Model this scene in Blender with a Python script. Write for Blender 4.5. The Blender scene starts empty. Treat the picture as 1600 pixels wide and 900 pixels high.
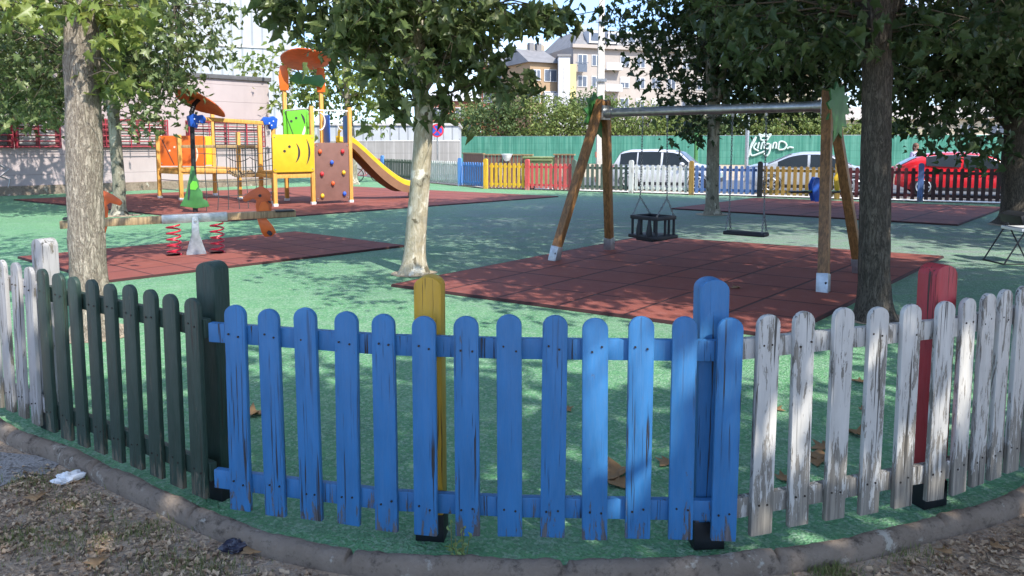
import bpy, bmesh, math, random
import numpy as np
from mathutils import Vector, Matrix, noise
R = math.radians
rng = random.Random(7)
npr = np.random.default_rng(11)
sc = bpy.context.scene
col = sc.collection

# ------------------------------------------------------------------ camera, sky, sun, exposure
F = 1160.0; HOR = 226.0; PCY = 335.0; H = 1.55
PITCH = math.atan((PCY-HOR)/F)
cam = bpy.data.cameras.new('camera'); co = bpy.data.objects.new('camera', cam); col.objects.link(co)
co.location = (0, 0, H); co.rotation_euler = (math.pi/2-PITCH, 0, 0)
cam.sensor_width = 36; cam.lens = 36*F/1600; cam.shift_y = -(450-PCY)/1600
cam.clip_start = .05; cam.clip_end = 1500
sc.camera = co
SUN_EL = R(48); SDX, SDY = .60, -.80           # horizontal direction TOWARDS the sun (behind the camera, to the right)
w = bpy.data.worlds.new('World'); sc.world = w; w.use_nodes = True
nt = w.node_tree; nt.nodes.clear()
sky = nt.nodes.new('ShaderNodeTexSky'); sky.sky_type = 'NISHITA'; sky.sun_disc = False
sky.sun_elevation = SUN_EL; sky.sun_rotation = math.atan2(SDX, SDY); sky.air_density = 1.0; sky.dust_density = .8; sky.ozone_density = 1.2
bg = nt.nodes.new('ShaderNodeBackground'); bg.inputs[1].default_value = .15
tcw = nt.nodes.new('ShaderNodeTexCoord'); mpw = nt.nodes.new('ShaderNodeMapping'); mpw.inputs['Scale'].default_value = (1, 1, 3.2)
nzw = nt.nodes.new('ShaderNodeTexNoise'); nzw.inputs['Scale'].default_value = 3.6; nzw.inputs['Detail'].default_value = 8; nzw.inputs['Roughness'].default_value = .62
rpw = nt.nodes.new('ShaderNodeValToRGB'); rpw.color_ramp.elements[0].position = .54; rpw.color_ramp.elements[1].position = .78
mxw = nt.nodes.new('ShaderNodeMix'); mxw.data_type = 'RGBA'; mxw.inputs[7].default_value = (4.6, 4.6, 4.7, 1)
L = nt.links.new
spw = nt.nodes.new('ShaderNodeSeparateXYZ'); L(tcw.outputs['Generated'], spw.inputs[0])
elw = nt.nodes.new('ShaderNodeMapRange'); L(spw.outputs[2], elw.inputs[0]); elw.inputs[1].default_value = .02; elw.inputs[2].default_value = .55
low = nt.nodes.new('ShaderNodeMix'); low.data_type = 'RGBA'; low.inputs[6].default_value = (.52, .64, .90, 1); low.inputs[7].default_value = (1, 1, 1, 1); L(elw.outputs[0], low.inputs[0])
skm = nt.nodes.new('ShaderNodeMix'); skm.data_type = 'RGBA'; skm.blend_type = 'MULTIPLY'; skm.inputs[0].default_value = 1; L(sky.outputs[0], skm.inputs[6]); L(low.outputs[2], skm.inputs[7])
L(tcw.outputs['Generated'], mpw.inputs[0]); L(mpw.outputs[0], nzw.inputs['Vector']); L(nzw.outputs[0], rpw.inputs[0])
L(rpw.outputs[0], mxw.inputs[0]); L(skm.outputs[2], mxw.inputs[6]); L(mxw.outputs[2], bg.inputs[0])
ow = nt.nodes.new('ShaderNodeOutputWorld'); L(bg.outputs[0], ow.inputs[0])
sl = bpy.data.lights.new('sun', 'SUN'); sl.energy = 2.7; sl.angle = R(.55); sl.color = (1, .95, .86)
so = bpy.data.objects.new('sun', sl); col.objects.link(so)
so.rotation_euler = Vector((SDX*math.cos(SUN_EL), SDY*math.cos(SUN_EL), math.sin(SUN_EL))).to_track_quat('Z', 'Y').to_euler()
so.location = (10, -10, 30)
sc.view_settings.view_transform = 'Standard'; sc.view_settings.look = 'None'; sc.view_settings.gamma = 1
sc.view_settings.exposure = 1.5
sc.cycles.max_bounces = 6; sc.cycles.transparent_max_bounces = 4

# ------------------------------------------------------------------ geometry of the view
cp, sp = math.cos(PITCH), math.sin(PITCH)
def ray(px, py):
    dx = (px-800)/F; dy = (PCY-py)/F
    return Vector((dx, cp+dy*sp, -sp+dy*cp))
def gp(px, py, z=0.):
    d = ray(px, py); t = (z-H)/d.z
    return Vector((d.x*t, d.y*t, z))
def at(px, py, Y):
    d = ray(px, py); t = Y/d.y
    return Vector((d.x*t, Y, H+d.z*t))

# ------------------------------------------------------------------ materials
def V4(c): return (c[0], c[1], c[2], 1)
class NT:
    def __init__(s, name):
        s.m = bpy.data.materials.new(name); s.m.use_nodes = True; s.t = s.m.node_tree; s.t.nodes.clear()
        s.out = s.t.nodes.new('ShaderNodeOutputMaterial'); s.b = s.t.nodes.new('ShaderNodeBsdfPrincipled')
        s.t.links.new(s.b.outputs[0], s.out.inputs[0])
        s.tc = s.t.nodes.new('ShaderNodeTexCoord'); s.obj = s.tc.outputs['Object']
    def set(s, sock, v):
        if isinstance(v, bpy.types.NodeSocket): s.t.links.new(v, sock)
        else:
            if isinstance(v, tuple) and len(v) == 3 and sock.type == 'RGBA': v = V4(v)
            sock.default_value = v
    def map(s, scale=(1, 1, 1), vec=None, rot=(0, 0, 0)):
        n = s.t.nodes.new('ShaderNodeMapping'); s.set(n.inputs[0], vec or s.obj); n.inputs['Scale'].default_value = scale; n.inputs['Rotation'].default_value = rot
        return n.outputs[0]
    def noise(s, scale, detail=4, rough=.55, vec=None, dist=0):
        n = s.t.nodes.new('ShaderNodeTexNoise'); s.set(n.inputs['Vector'], vec or s.obj); n.inputs['Scale'].default_value = scale
        n.inputs['Detail'].default_value = detail; n.inputs['Roughness'].default_value = rough; n.inputs['Distortion'].default_value = dist
        return n.outputs[0]
    def voro(s, scale, vec=None, feature='F1', out=0):
        n = s.t.nodes.new('ShaderNodeTexVoronoi'); n.feature = feature; s.set(n.inputs['Vector'], vec or s.obj); n.inputs['Scale'].default_value = scale
        return n.outputs[out]
    def ramp(s, v, a, b, ca=(0, 0, 0), cb=(1, 1, 1)):
        n = s.t.nodes.new('ShaderNodeMapRange'); s.set(n.inputs[0], v); n.inputs[1].default_value = a; n.inputs[2].default_value = b
        return n.outputs[0]
    def mix(s, f, a, b):
        n = s.t.nodes.new('ShaderNodeMix'); n.data_type = 'RGBA'; s.set(n.inputs[0], f); s.set(n.inputs[6], a); s.set(n.inputs[7], b); return n.outputs[2]
    def math(s, op, a, b=0., clamp=False):
        n = s.t.nodes.new('ShaderNodeMath'); n.operation = op; n.use_clamp = clamp; s.set(n.inputs[0], a); s.set(n.inputs[1], b); return n.outputs[0]
    def rnd(s):
        n = s.t.nodes.new('ShaderNodeObjectInfo'); return n.outputs['Random']
    def island(s):
        n = s.t.nodes.new('ShaderNodeNewGeometry'); return n.outputs['Random Per Island']
    def shifted(s, k=37.):
        n = s.t.nodes.new('ShaderNodeVectorMath'); n.operation = 'ADD'; s.set(n.inputs[0], s.obj)
        c = s.t.nodes.new('ShaderNodeCombineXYZ'); m = s.math('MULTIPLY', s.rnd(), k); s.set(c.inputs[0], m); s.set(c.inputs[1], m); s.set(c.inputs[2], m)
        s.set(n.inputs[1], c.outputs[0]); return n.outputs[0]
    def sep(s, vec=None):
        n = s.t.nodes.new('ShaderNodeSeparateXYZ'); s.set(n.inputs[0], vec or s.obj); return n.outputs
    def bump(s, h, strength=.5, dist=.01):
        n = s.t.nodes.new('ShaderNodeBump'); n.inputs['Strength'].default_value = strength; n.inputs['Distance'].default_value = dist
        s.set(n.inputs['Height'], h); s.set(s.b.inputs['Normal'], n.outputs[0]); return n
    def fin(s, color, rough=.7, metal=0., spec=.5):
        s.set(s.b.inputs['Base Color'], color); s.set(s.b.inputs['Roughness'], rough); s.set(s.b.inputs['Metallic'], metal); s.b.inputs['Specular IOR Level'].default_value = spec
        return s.m

def basic(name, c, rough=.6, metal=0., var=.25, scale=6., bump=.15, bscale=60., bd=.004, spec=.5, stretch=(1, 1, 1)):
    n = NT(name); v = n.map(stretch, n.shifted())
    f = n.noise(scale, 5, .6, v)
    c2 = tuple(x*(1-var) for x in c)
    color = n.mix(n.ramp(f, .35, .65), c2, c)
    n.bump(n.noise(bscale, 3, .6, v), bump, bd)
    r = n.ramp(n.noise(scale*2.3, 3, .5, v), 0, 1); rr = n.math('MULTIPLY_ADD', r, .3); rr.node.inputs[2].default_value = max(.03, rough-.15)
    return n.fin(color, rr, metal, spec)

def paint_wood(name, paint, wood, wear=.0, bottom=.35, grey=None):
    """painted softwood: long cracks along the grain, chips down to weathered wood, more of them near the foot"""
    n = NT(name); v = n.shifted(); z = n.sep()[2]
    g1 = n.noise(1., 7, .72, n.map((34, 34, 5.), v), .5)
    crack = n.noise(1., 3, .5, n.map((95, 95, 2.2), v), .2)
    fine = n.noise(1., 4, .7, n.map((160, 160, 14), v))
    foot = n.math('MULTIPLY', n.math('POWER', n.ramp(z, bottom, .02), 1.6), .23)
    s = n.math('ADD', n.math('ADD', g1, foot), n.math('MULTIPLY', n.math('SUBTRACT', fine, .5), .22))
    chip = n.ramp(s, .70-wear, .725-wear)
    ck = n.math('MULTIPLY', n.ramp(crack, .60, .64), n.ramp(n.noise(1., 3, .5, n.map((6, 6, 1.3), v)), .44, .58))
    p2 = n.mix(n.ramp(n.noise(7., 5, .6, n.map((3, 3, .7), v)), .35, .7), paint, tuple(x*.80 for x in paint))
    p3 = n.mix(n.math('MULTIPLY', n.ramp(fine, .4, .8), .25), p2, grey or tuple(x*.5+.12 for x in paint))
    wd = n.mix(n.ramp(n.noise(1., 5, .7, n.map((70, 70, 3), v)), .35, .65), tuple(x*.45 for x in wood), wood)
    c = n.mix(chip, p3, wd)
    c = n.mix(ck, c, tuple(x*.22 for x in wood))
    hgt = n.math('SUBTRACT', n.math('SUBTRACT', n.math('MULTIPLY', fine, .25), n.math('MULTIPLY', chip, .5)), n.math('MULTIPLY', ck, 1.2))
    n.bump(hgt, .7, .0025)
    return n.fin(c, n.math('ADD', n.math('MULTIPLY', chip, .3), .48), 0, .4)

GREYWOOD = (.26, .225, .18)
M = {}
M['blue'] = paint_wood('blue_painted_wood', (.034, .17, .39), (.15, .14, .15), .03)
M['green'] = paint_wood('dark_green_painted_wood', (.023, .050, .037), (.15, .14, .10), .06, .3)
M['white'] = paint_wood('flaking_white_painted_wood', (.56, .54, .50), (.31, .28, .235), .15, .5)
M['white_left'] = paint_wood('thin_white_painted_wood', (.37, .36, .35), (.23, .21, .17), .12, .3)
M['yellow'] = paint_wood('yellow_painted_wood', (.56, .33, .025), (.25, .17, .09), -.03)
M['red'] = paint_wood('red_painted_wood', (.42, .035, .045), (.28, .12, .1), -.04)
M['far_red'] = paint_wood('pale_red_painted_wood', (.62, .09, .09), (.5, .3, .27), .03)  # lighter red for the far panels and post
M['far_yellow'] = paint_wood('bright_yellow_painted_wood', (.75, .45, .03), (.4, .3, .15), -.02)
M['far_ochre'] = paint_wood('ochre_painted_wood', (.36, .22, .055), (.2, .14, .08), .0)
M['far_white'] = paint_wood('faded_white_painted_wood', (.66, .66, .64), (.35, .32, .28), .03)
M['far_blue'] = paint_wood('pale_blue_painted_wood', (.10, .27, .66), (.4, .45, .55), .02)
M['far_navy'] = paint_wood('worn_blue_painted_wood', (.10, .18, .42), (.2, .22, .28), .03)
M['far_green'] = paint_wood('weathered_green_painted_wood', (.10, .13, .10), (.22, .22, .18), .06)
M['far_maroon'] = paint_wood('maroon_painted_wood', (.11, .022, .03), (.1, .07, .06), .0)
M['far_black'] = paint_wood('near_black_painted_wood', (.05, .018, .022), (.06, .05, .05), .0)
M['shoe'] = basic('black_steel_shoe', (.016, .018, .022), .5, .2, .3, 8)
M['galv'] = basic('galvanised_steel', (.50, .52, .53), .38, .85, .3, 14, .1)
M['steel_white'] = basic('white_coated_steel', (.75, .76, .76), .35, .1, .1)
M['screw'] = basic('rusty_screw', (.05, .04, .035), .5, .6)
M['chain'] = basic('chain_steel', (.22, .23, .24), .45, .8)
M['rope'] = basic('dark_rope', (.045, .06, .065), .85)
M['blackrub'] = basic('black_rubber', (.012, .014, .018), .55)
M['redmetal'] = basic('red_enamel', (.55, .02, .05), .35)
M['plate_yellow'] = basic('yellow_plastic_board', (.70, .47, .025), .38, 0, .16, 4, .05)
M['plate_orange'] = basic('orange_plastic_board', (.72, .15, .02), .38, 0, .18, 3, .03)
M['plate_green'] = basic('green_plastic_board', (.13, .48, .04), .38, 0, .1, 3, .03)
M['plate_dgreen'] = basic('leaf_green_board', (.05, .19, .05), .45, 0, .3, 5, .03)
M['plate_blue'] = basic('blue_plastic_board', (.015, .09, .45), .35, 0, .1, 3, .03)
M['plate_brown'] = basic('brown_plastic_board', (.21, .105, .085), .5, 0, .15, 5, .05)
M['plate_rust'] = basic('rust_orange_board', (.62, .12, .03), .42, 0, .25, 4, .05)
M['slide_brown'] = basic('brown_slide_side', (.25, .13, .07), .45, 0, .2, 3, .03)
M['slot'] = basic('board_slot_dark', (.03, .03, .04), .7)
M['pale_mark'] = basic('pale_routed_line', (.75, .72, .6), .6)
def timber(name, c, dark=.5):
    n = NT(name); v = n.shifted()
    g = n.noise(1., 6, .65, n.map((38, 38, 2.4), v), .6)
    c1 = n.mix(n.ramp(g, .38, .64), tuple(x*dark for x in c), c)
    c1 = n.mix(n.math('MULTIPLY', n.ramp(n.noise(1., 3, .5, n.map((120, 120, 2), v)), .62, .68), .8), c1, tuple(x*.2 for x in c))
    n.bump(g, .4, .003)
    return n.fin(c1, .5)
M['pine'] = timber('honey_varnished_pine', (.78, .40, .09), .68)
M['pine_dark'] = timber('brown_weathered_pine', (.33, .16, .055), .42)
M['plank'] = timber('silvered_plank', (.42, .30, .16), .5)
M['brown_slats'] = timber('brown_slat_wood', (.24, .12, .09), .6)

# bark
def bark(name, dark, light, patch=None, sc_=1., bd=.02):
    n = NT(name)
    v = n.map((17*sc_, 17*sc_, 3.6*sc_))
    w1 = n.noise(1.5, 5, .65, v, .8); ridge = n.math('ABSOLUTE', n.math('SUBTRACT', w1, .5))
    w2 = n.noise(3.6, 5, .7, v, .6); ridge2 = n.math('ABSOLUTE', n.math('SUBTRACT', w2, .5))
    fine = n.noise(9, 5, .75, v)
    h = n.math('ADD', n.ramp(ridge, 0, .10), n.math('MULTIPLY', n.ramp(ridge2, 0, .12), .7))
    h = n.math('ADD', n.math('MULTIPLY', h, .45), n.math('MULTIPLY', fine, .5))
    c = n.mix(n.ramp(h, .30, .95), dark, light)
    if patch:
        pn = n.noise(3.2, 4, .55, n.map((1.6, 1.6, .9)), .4)
        c = n.mix(n.ramp(pn, .55, .60), c, patch)
        pn2 = n.noise(6.5, 3, .5, n.map((1.3, 1.3, .8)), .3)
        c = n.mix(n.ramp(pn2, .62, .66), c, tuple(x*.5 for x in dark))
    n.bump(h, .9, bd)
    return n.fin(c, .9, 0, .2)
M['bark1'] = bark('ridged_tan_bark', (.20, .165, .13), (.56, .49, .39))
M['bark5'] = bark('ridged_brown_bark', (.055, .047, .038), (.19, .16, .125))
M['bark3'] = bark('mottled_plane_bark', (.34, .29, .19), (.50, .45, .34), (.70, .66, .54), .7, .006)
M['bark4'] = bark('mottled_grey_bark', (.16, .15, .115), (.28, .26, .2), (.40, .38, .31), .7, .006)
M['twig'] = basic('twig_bark', (.11, .09, .06), .9)

def leafmat(name, a, b, c, trans=.35, rough=.42):
    n = NT(name); i = n.island()
    k = n.mix(n.ramp(i, 0, .5), a, b); k = n.mix(n.ramp(i, .8, 1.), k, c)
    n.fin(k, rough, 0, .45)
    tr = n.t.nodes.new('ShaderNodeBsdfTranslucent'); mx = n.t.nodes.new('ShaderNodeMixShader'); mx.inputs[0].default_value = trans
    tint = n.mix(1., k, k); g = n.t.nodes.new('ShaderNodeHueSaturation'); g.inputs['Value'].default_value = 1.7; g.inputs['Hue'].default_value = .485; n.set(g.inputs['Color'], k)
    n.set(tr.inputs[0], g.outputs[0])
    n.t.links.new(n.b.outputs[0], mx.inputs[1]); n.t.links.new(tr.outputs[0], mx.inputs[2]); n.t.links.new(mx.outputs[0], n.out.inputs[0])
    return n.m
M['leaf_plane'] = leafmat('plane_leaves', (.065, .105, .035), (.12, .165, .06), (.22, .26, .11), .3, .38)
M['leaf_dark'] = leafmat('dark_leaves', (.028, .055, .02), (.050, .088, .030), (.085, .125, .045), .22, .45)
M['leaf_mid'] = leafmat('mid_leaves', (.032, .062, .022), (.06, .10, .035), (.10, .145, .05), .25, .45)
M['leaf_bright'] = leafmat('bright_leaves', (.10, .16, .035), (.17, .22, .05), (.26, .28, .07), .35)
M['leaf_far'] = leafmat('hedge_leaves', (.08, .125, .03), (.14, .19, .045), (.24, .27, .08), .25, .6)
M['leaf_far2'] = leafmat('dark_hedge_leaves', (.045, .085, .028), (.08, .13, .04), (.15, .19, .06), .25, .6)

# ground surfaces
def rubber_green():
    n = NT('green_rubber_granules')
    big = n.noise(.55, 5, .6); mid = n.noise(5., 6, .7); strk = n.noise(1., 5, .65, n.map((2.2, 7, 1), rot=(0, 0, .2)))
    gran = n.voro(120., out=1); gs = n.sep(gran)[0]
    c = n.mix(n.ramp(big, .35, .68), (.105, .285, .125), (.14, .35, .15))
    c = n.mix(n.math('MULTIPLY', n.ramp(strk, .48, .72), .5), c, (.17, .25, .20))
    c = n.mix(n.math('MULTIPLY', n.ramp(mid, .5, .75), .35), c, (.055, .19, .10))
    c = n.mix(n.math('MULTIPLY', gs, .35), c, (.05, .17, .10))
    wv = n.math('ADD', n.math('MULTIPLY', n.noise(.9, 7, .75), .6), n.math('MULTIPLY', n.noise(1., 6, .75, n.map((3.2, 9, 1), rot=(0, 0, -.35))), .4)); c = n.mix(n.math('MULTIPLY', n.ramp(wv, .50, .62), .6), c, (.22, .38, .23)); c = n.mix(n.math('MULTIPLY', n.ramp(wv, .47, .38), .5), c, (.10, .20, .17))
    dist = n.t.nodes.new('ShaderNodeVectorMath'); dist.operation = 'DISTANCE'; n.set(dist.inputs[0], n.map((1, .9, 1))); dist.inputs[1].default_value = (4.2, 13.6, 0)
    worn_shade = n.math('MULTIPLY', n.ramp(n.math('ADD', dist.outputs['Value'], n.math('MULTIPLY', n.noise(.6, 5, .7), 5.)), 11.5, 7.), n.ramp(n.noise(1., 6, .75, n.map((1.6, 5, 1))), .32, .56))
    c = n.mix(n.math('MULTIPLY', worn_shade, .92), c, (.20, .225, .225))  # grey mid-ground patch: worn rubber plus tree shade put into the colour
    g2 = n.sep(n.voro(70., out=1))[1]; c = n.mix(n.math('MULTIPLY', n.ramp(g2, .55, .9), .55), c, (.32, .44, .33)); c = n.mix(n.math('MULTIPLY', n.ramp(n.noise(38., 4, .7), .52, .70), .6), c, (.045, .12, .075))
    hh = n.math('ADD', n.math('MULTIPLY', n.voro(75.), .8), n.math('MULTIPLY', n.noise(40., 4, .7), 1.))
    n.bump(hh, 1., .012)
    return n.fin(c, .8, 0, .35)
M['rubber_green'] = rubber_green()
def rubber_red():
    n = NT('red_rubber_tiles')
    uv = n.tc.outputs['UV']; s = n.sep(uv)
    e = []
    for a in (0, 1):
        fr = n.math('FRACT', s[a]); d = n.math('MINIMUM', fr, n.math('SUBTRACT', 1., fr)); e.append(d)
    seam = n.ramp(n.math('MINIMUM', e[0], e[1]), .030, .012)
    # per tile tone
    fl = n.t.nodes.new('ShaderNodeVectorMath'); fl.operation = 'FLOOR'; n.set(fl.inputs[0], uv)
    wn = n.t.nodes.new('ShaderNodeTexWhiteNoise'); n.set(wn.inputs['Vector'], fl.outputs[0])
    c = n.mix(n.noise(1.2, 5, .65), (.20, .056, .038), (.285, .086, .06))
    c = n.mix(n.math('MULTIPLY', wn.outputs[0], .4), c, (.17, .055, .05))
    c = n.mix(n.math('MULTIPLY', n.ramp(n.noise(6., 6, .7), .52, .75), .4), c, (.30, .14, .12))
    c = n.mix(n.math('MULTIPLY', n.sep(n.voro(150., out=1))[0], .3), c, (.14, .03, .03))
    c = n.mix(seam, c, (.05, .02, .02))
    hh = n.math('SUBTRACT', n.math('MULTIPLY', n.noise(140., 3, .6), .4), n.math('MULTIPLY', seam, 2.))
    n.bump(hh, .7, .006)
    return n.fin(c, .8, 0, .35)
M['rubber_red'] = rubber_red()
def dirt(name, a, b, c3):
    n = NT(name)
    c = n.mix(n.ramp(n.noise(1.1, 6, .65), .38, .62), a, b)
    c = n.mix(n.ramp(n.noise(9., 6, .75), .5, .72), c, c3)
    v = n.voro(95., out=1); c = n.mix(n.math('MULTIPLY', n.ramp(n.sep(v)[1], .7, 1.), .6), c, (.34, .31, .27))
    v2 = n.sep(n.voro(60., out=1))[2]; c = n.mix(n.math('MULTIPLY', n.ramp(v2, .72, 1.), .6), c, (.06, .045, .035))
    h = n.math('ADD', n.noise(30., 6, .75), n.math('MULTIPLY', n.voro(80.), .5))
    n.bump(h, 1., .02)
    return n.fin(c, .95, 0, .2)
M['dirt'] = dirt('dusty_earth', (.38, .27, .18), (.52, .395, .28), (.22, .14, .09))
M['lot'] = dirt('sandy_lot', (.44, .35, .24), (.52, .43, .31), (.38, .30, .2))
M['path'] = dirt('grey_path', (.31, .29, .27), (.37, .35, .33), (.26, .235, .21))
def concrete(name, a, b, dark, moss=None, bd=.01):
    n = NT(name)
    c = n.mix(n.ramp(n.noise(4., 6, .7), .35, .65), a, b)
    c = n.mix(n.ramp(n.noise(15., 6, .75), .53, .68), c, dark)
    if moss: c = n.mix(n.ramp(n.noise(7., 5, .7), .60, .66), c, moss)
    n.bump(n.math('ADD', n.noise(45., 6, .75), n.noise(8., 3, .5)), .9, bd)
    return n.fin(c, .9, 0, .25)
M['kerb'] = concrete('old_concrete_kerb', (.20, .155, .118), (.28, .225, .175), (.075, .058, .045), (.42, .39, .33), .02)
M['pavement'] = concrete('pale_pavement', (.52, .50, .46), (.60, .58, .54), (.45, .43, .40))
M['asphalt'] = concrete('road_asphalt', (.10, .10, .105), (.13, .13, .135), (.08, .08, .082))
M['mortar'] = concrete('pole_concrete', (.50, .46, .40), (.58, .54, .48), (.42, .38, .33))

# ------------------------------------------------------------------ mesh builder
class MB:
    def __init__(s): s.v = []; s.f = []; s.mi = []; s.k = 0; s.uv = None
    def add(s, vs, fs):
        o = len(s.v); s.v += [tuple(x) for x in vs]; s.f += [tuple(i+o for i in f) for f in fs]; s.mi += [s.k]*len(fs); return s
    def box(s, c, size, rot=None):
        c = Vector(c); a = [Vector((x*size[0]/2, y*size[1]/2, z*size[2]/2)) for x in (-1, 1) for y in (-1, 1) for z in (-1, 1)]
        if rot is not None:
            Rm = rot if isinstance(rot, Matrix) else Matrix.Rotation(rot, 3, 'Z'); a = [Rm @ p for p in a]
        return s.add([p+c for p in a], [(0, 1, 3, 2), (4, 6, 7, 5), (0, 4, 5, 1), (2, 3, 7, 6), (0, 2, 6, 4), (1, 5, 7, 3)])
    def bar(s, p0, p1, wd, dp, up=(0, 0, 1)):
        p0 = Vector(p0); p1 = Vector(p1); d = p1-p0; n = d.normalized(); u = Vector(up)
        if abs(n.dot(u)) > .98: u = Vector((1, 0, 0))
        sx = n.cross(u).normalized(); su = sx.cross(n)
        return s.box((p0+p1)/2, (wd, d.length, dp), Matrix((sx, n, su)).transposed())
    def tube(s, pts, rad, seg=8, cap=True, flat=1.):
        pts = [Vector(p) for p in pts]; n = len(pts)
        if not hasattr(rad, '__len__'): rad = [rad]*n
        vs = []; ref = Vector((0, 0, 1)); t0 = (pts[1]-pts[0]).normalized()
        if abs(t0.z) > .9: ref = Vector((1, 0, 0))
        a = t0.cross(ref).normalized()
        for i, p in enumerate(pts):
            t = (pts[min(i+1, n-1)]-pts[max(i-1, 0)]).normalized()
            a = (a-t*a.dot(t)).normalized(); b = t.cross(a)
            for j in range(seg):
                th = 2*math.pi*j/seg; vs.append(p+(a*math.cos(th)+b*math.sin(th)*flat)*rad[i])
        fs = [(i*seg+j, i*seg+(j+1) % seg, (i+1)*seg+(j+1) % seg, (i+1)*seg+j) for i in range(n-1) for j in range(seg)]
        if cap: fs += [tuple(range(seg))[::-1], tuple((n-1)*seg+j for j in range(seg))]
        return s.add(vs, fs)
    def cyl(s, p0, p1, r0, r1=None, seg=16): return s.tube([p0, p1], [r0, r0 if r1 is None else r1], seg)
    def plate(s, pts, th, o, xd, zd=(0, 0, 1)):
        """2-D outline (x along xd, y along zd) given a thickness th about the point o"""
        o = Vector(o); xd = Vector(xd).normalized(); zd = Vector(zd).normalized(); nn = xd.cross(zd).normalized()
        n = len(pts); vs = [o+xd*p[0]+zd*p[1]+nn*th/2 for p in pts]+[o+xd*p[0]+zd*p[1]-nn*th/2 for p in pts]
        return s.add(vs, [tuple(range(n)), tuple(range(2*n-1, n-1, -1))]+[(i, n+i, n+(i+1) % n, (i+1) % n) for i in range(n)])
    def sphere(s, c, r, seg=12, ring=8):
        c = Vector(c); r = r if hasattr(r, '__len__') else (r, r, r); vs = []
        for i in range(ring+1):
            ph = math.pi*i/ring
            for j in range(seg):
                th = 2*math.pi*j/seg; vs.append(c+Vector((r[0]*math.sin(ph)*math.cos(th), r[1]*math.sin(ph)*math.sin(th), r[2]*math.cos(ph))))
        return s.add(vs, [(i*seg+j, (i+1)*seg+j, (i+1)*seg+(j+1) % seg, i*seg+(j+1) % seg) for i in range(ring) for j in range(seg)])
    def build(s, name, mats, parent=None, smooth=False, bevel=0., bseg=2, loc=None, angle=40):
        me = bpy.data.meshes.new(name); me.from_pydata(s.v, [], s.f); me.validate()
        for m in (mats if isinstance(mats, (list, tuple)) else [mats]): me.materials.append(m)
        if any(s.mi) and len(s.mi) == len(me.polygons): me.polygons.foreach_set('material_index', s.mi)
        bm = bmesh.new(); bm.from_mesh(me); bmesh.ops.recalc_face_normals(bm, faces=bm.faces)
        if bevel:
            es = [e for e in bm.edges if len(e.link_faces) == 2 and e.calc_face_angle(0) > R(30)]
            bmesh.ops.bevel(bm, geom=es, offset=bevel, segments=bseg, affect='EDGES', profile=.6)
        bm.to_mesh(me); bm.free()
        if smooth or bevel:
            me.polygons.foreach_set('use_smooth', [True]*len(me.polygons)); me.set_sharp_from_angle(angle=R(angle))
        me.update(); o = bpy.data.objects.new(name, me); col.objects.link(o)
        if parent: o.parent = parent
        if loc is not None: o.location = loc
        return o
def tag(o, label, cat, group=None, kind=None):
    if label: o['label'] = label
    if cat: o['category'] = cat
    if group: o['group'] = group
    if kind: o['kind'] = kind
    return o
def struct(o): o['kind'] = 'structure'; return o
def thing(name, label, cat, loc=(0, 0, 0), rz=0., group=None):
    o = bpy.data.objects.new(name, None); o.empty_display_size = .2; col.objects.link(o); o.location = loc; o.rotation_euler = (0, 0, rz)
    return tag(o, label, cat, group)
def dupobj(o, parent, loc=None, rot=None):
    c = o.copy(); col.objects.link(c); c.parent = parent
    if loc is not None: c.location = loc
    if rot is not None: c.rotation_euler = rot
    return c
def rounded(wd, h0, h1, n=8, rr=None):
    """board outline with a rounded head"""
    rr = rr or wd/2; pts = [(-wd/2, h0), (wd/2, h0)]
    for i in range(n+1):
        a = math.pi*i/n; pts.append((math.cos(a)*wd/2, h1-rr+math.sin(a)*rr))
    return pts
def rings(pts, n):
    """resample a polyline smoothly (Catmull-Rom)"""
    P = [Vector(p) for p in pts]; P = [2*P[0]-P[1]]+P+[2*P[-1]-P[-2]]; out = []
    for i in range(1, len(P)-2):
        for k in range(n):
            t = k/n; a, b, c, d = P[i-1], P[i], P[i+1], P[i+2]
            out.append(.5*((2*b)+(c-a)*t+(2*a-5*b+4*c-d)*t*t+(3*b-a-3*c+d)*t**3))
    out.append(P[-2]); return out

# ------------------------------------------------------------------ ground
KERB = [(-22, 24), (-15, 15.5), (-9.0, 9.4), (-5.6, 6.3), (-4.0, 4.98)]+[tuple(gp(x, y-2, .04).xy) for x, y in ((0, 660), (100, 700), (200, 747), (300, 792), (400, 830), (500, 854), (600, 868), (700, 874), (900, 879), (1100, 872), (1300, 849), (1450, 813), (1600, 765))]+[(3.3, 4.0), (5.2, 5.6), (9, 9.2), (14.3, 15.2), (17.8, 17.0)]
kc = rings([(x, y, 0) for x, y in KERB], 6)
FL0, FL1 = Vector((-.9, 26.2, 0)), Vector((13.2, 18.95, 0))        # line of the far picket fence
FD = (FL1-FL0).normalized(); FN = Vector((-FD.y, FD.x, 0))
LL1 = Vector((-6.9, 35.6, 0)); LD = (LL1-FL0).normalized(); LN = Vector((LD.y, -LD.x, 0))
fend = FL1+FD*5.2
def sheet(name, pts, z, mat, kind='structure', thick=0):
    mb = MB(); n = len(pts); mb.add([(p[0], p[1], z) for p in pts], [tuple(range(n))])
    me = bpy.data.meshes.new(name); me.from_pydata(mb.v, [], mb.f); me.materials.append(mat)
    bm = bmesh.new(); bm.from_mesh(me); bmesh.ops.triangulate(bm, faces=bm.faces); 
    for f in bm.faces:
        if f.normal.z < 0: f.normal_flip()
    bm.to_mesh(me); bm.free(); o = bpy.data.objects.new(name, me); col.objects.link(o); o['kind'] = kind; return o
a0 = FL0+FN*.22; a1 = fend+FN*.22; a2 = LL1-LN*.0
sheet('ground', [(-700, -300), (700, -300), (700, 900), (-700, 900)], -.22, M['lot'])
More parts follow.
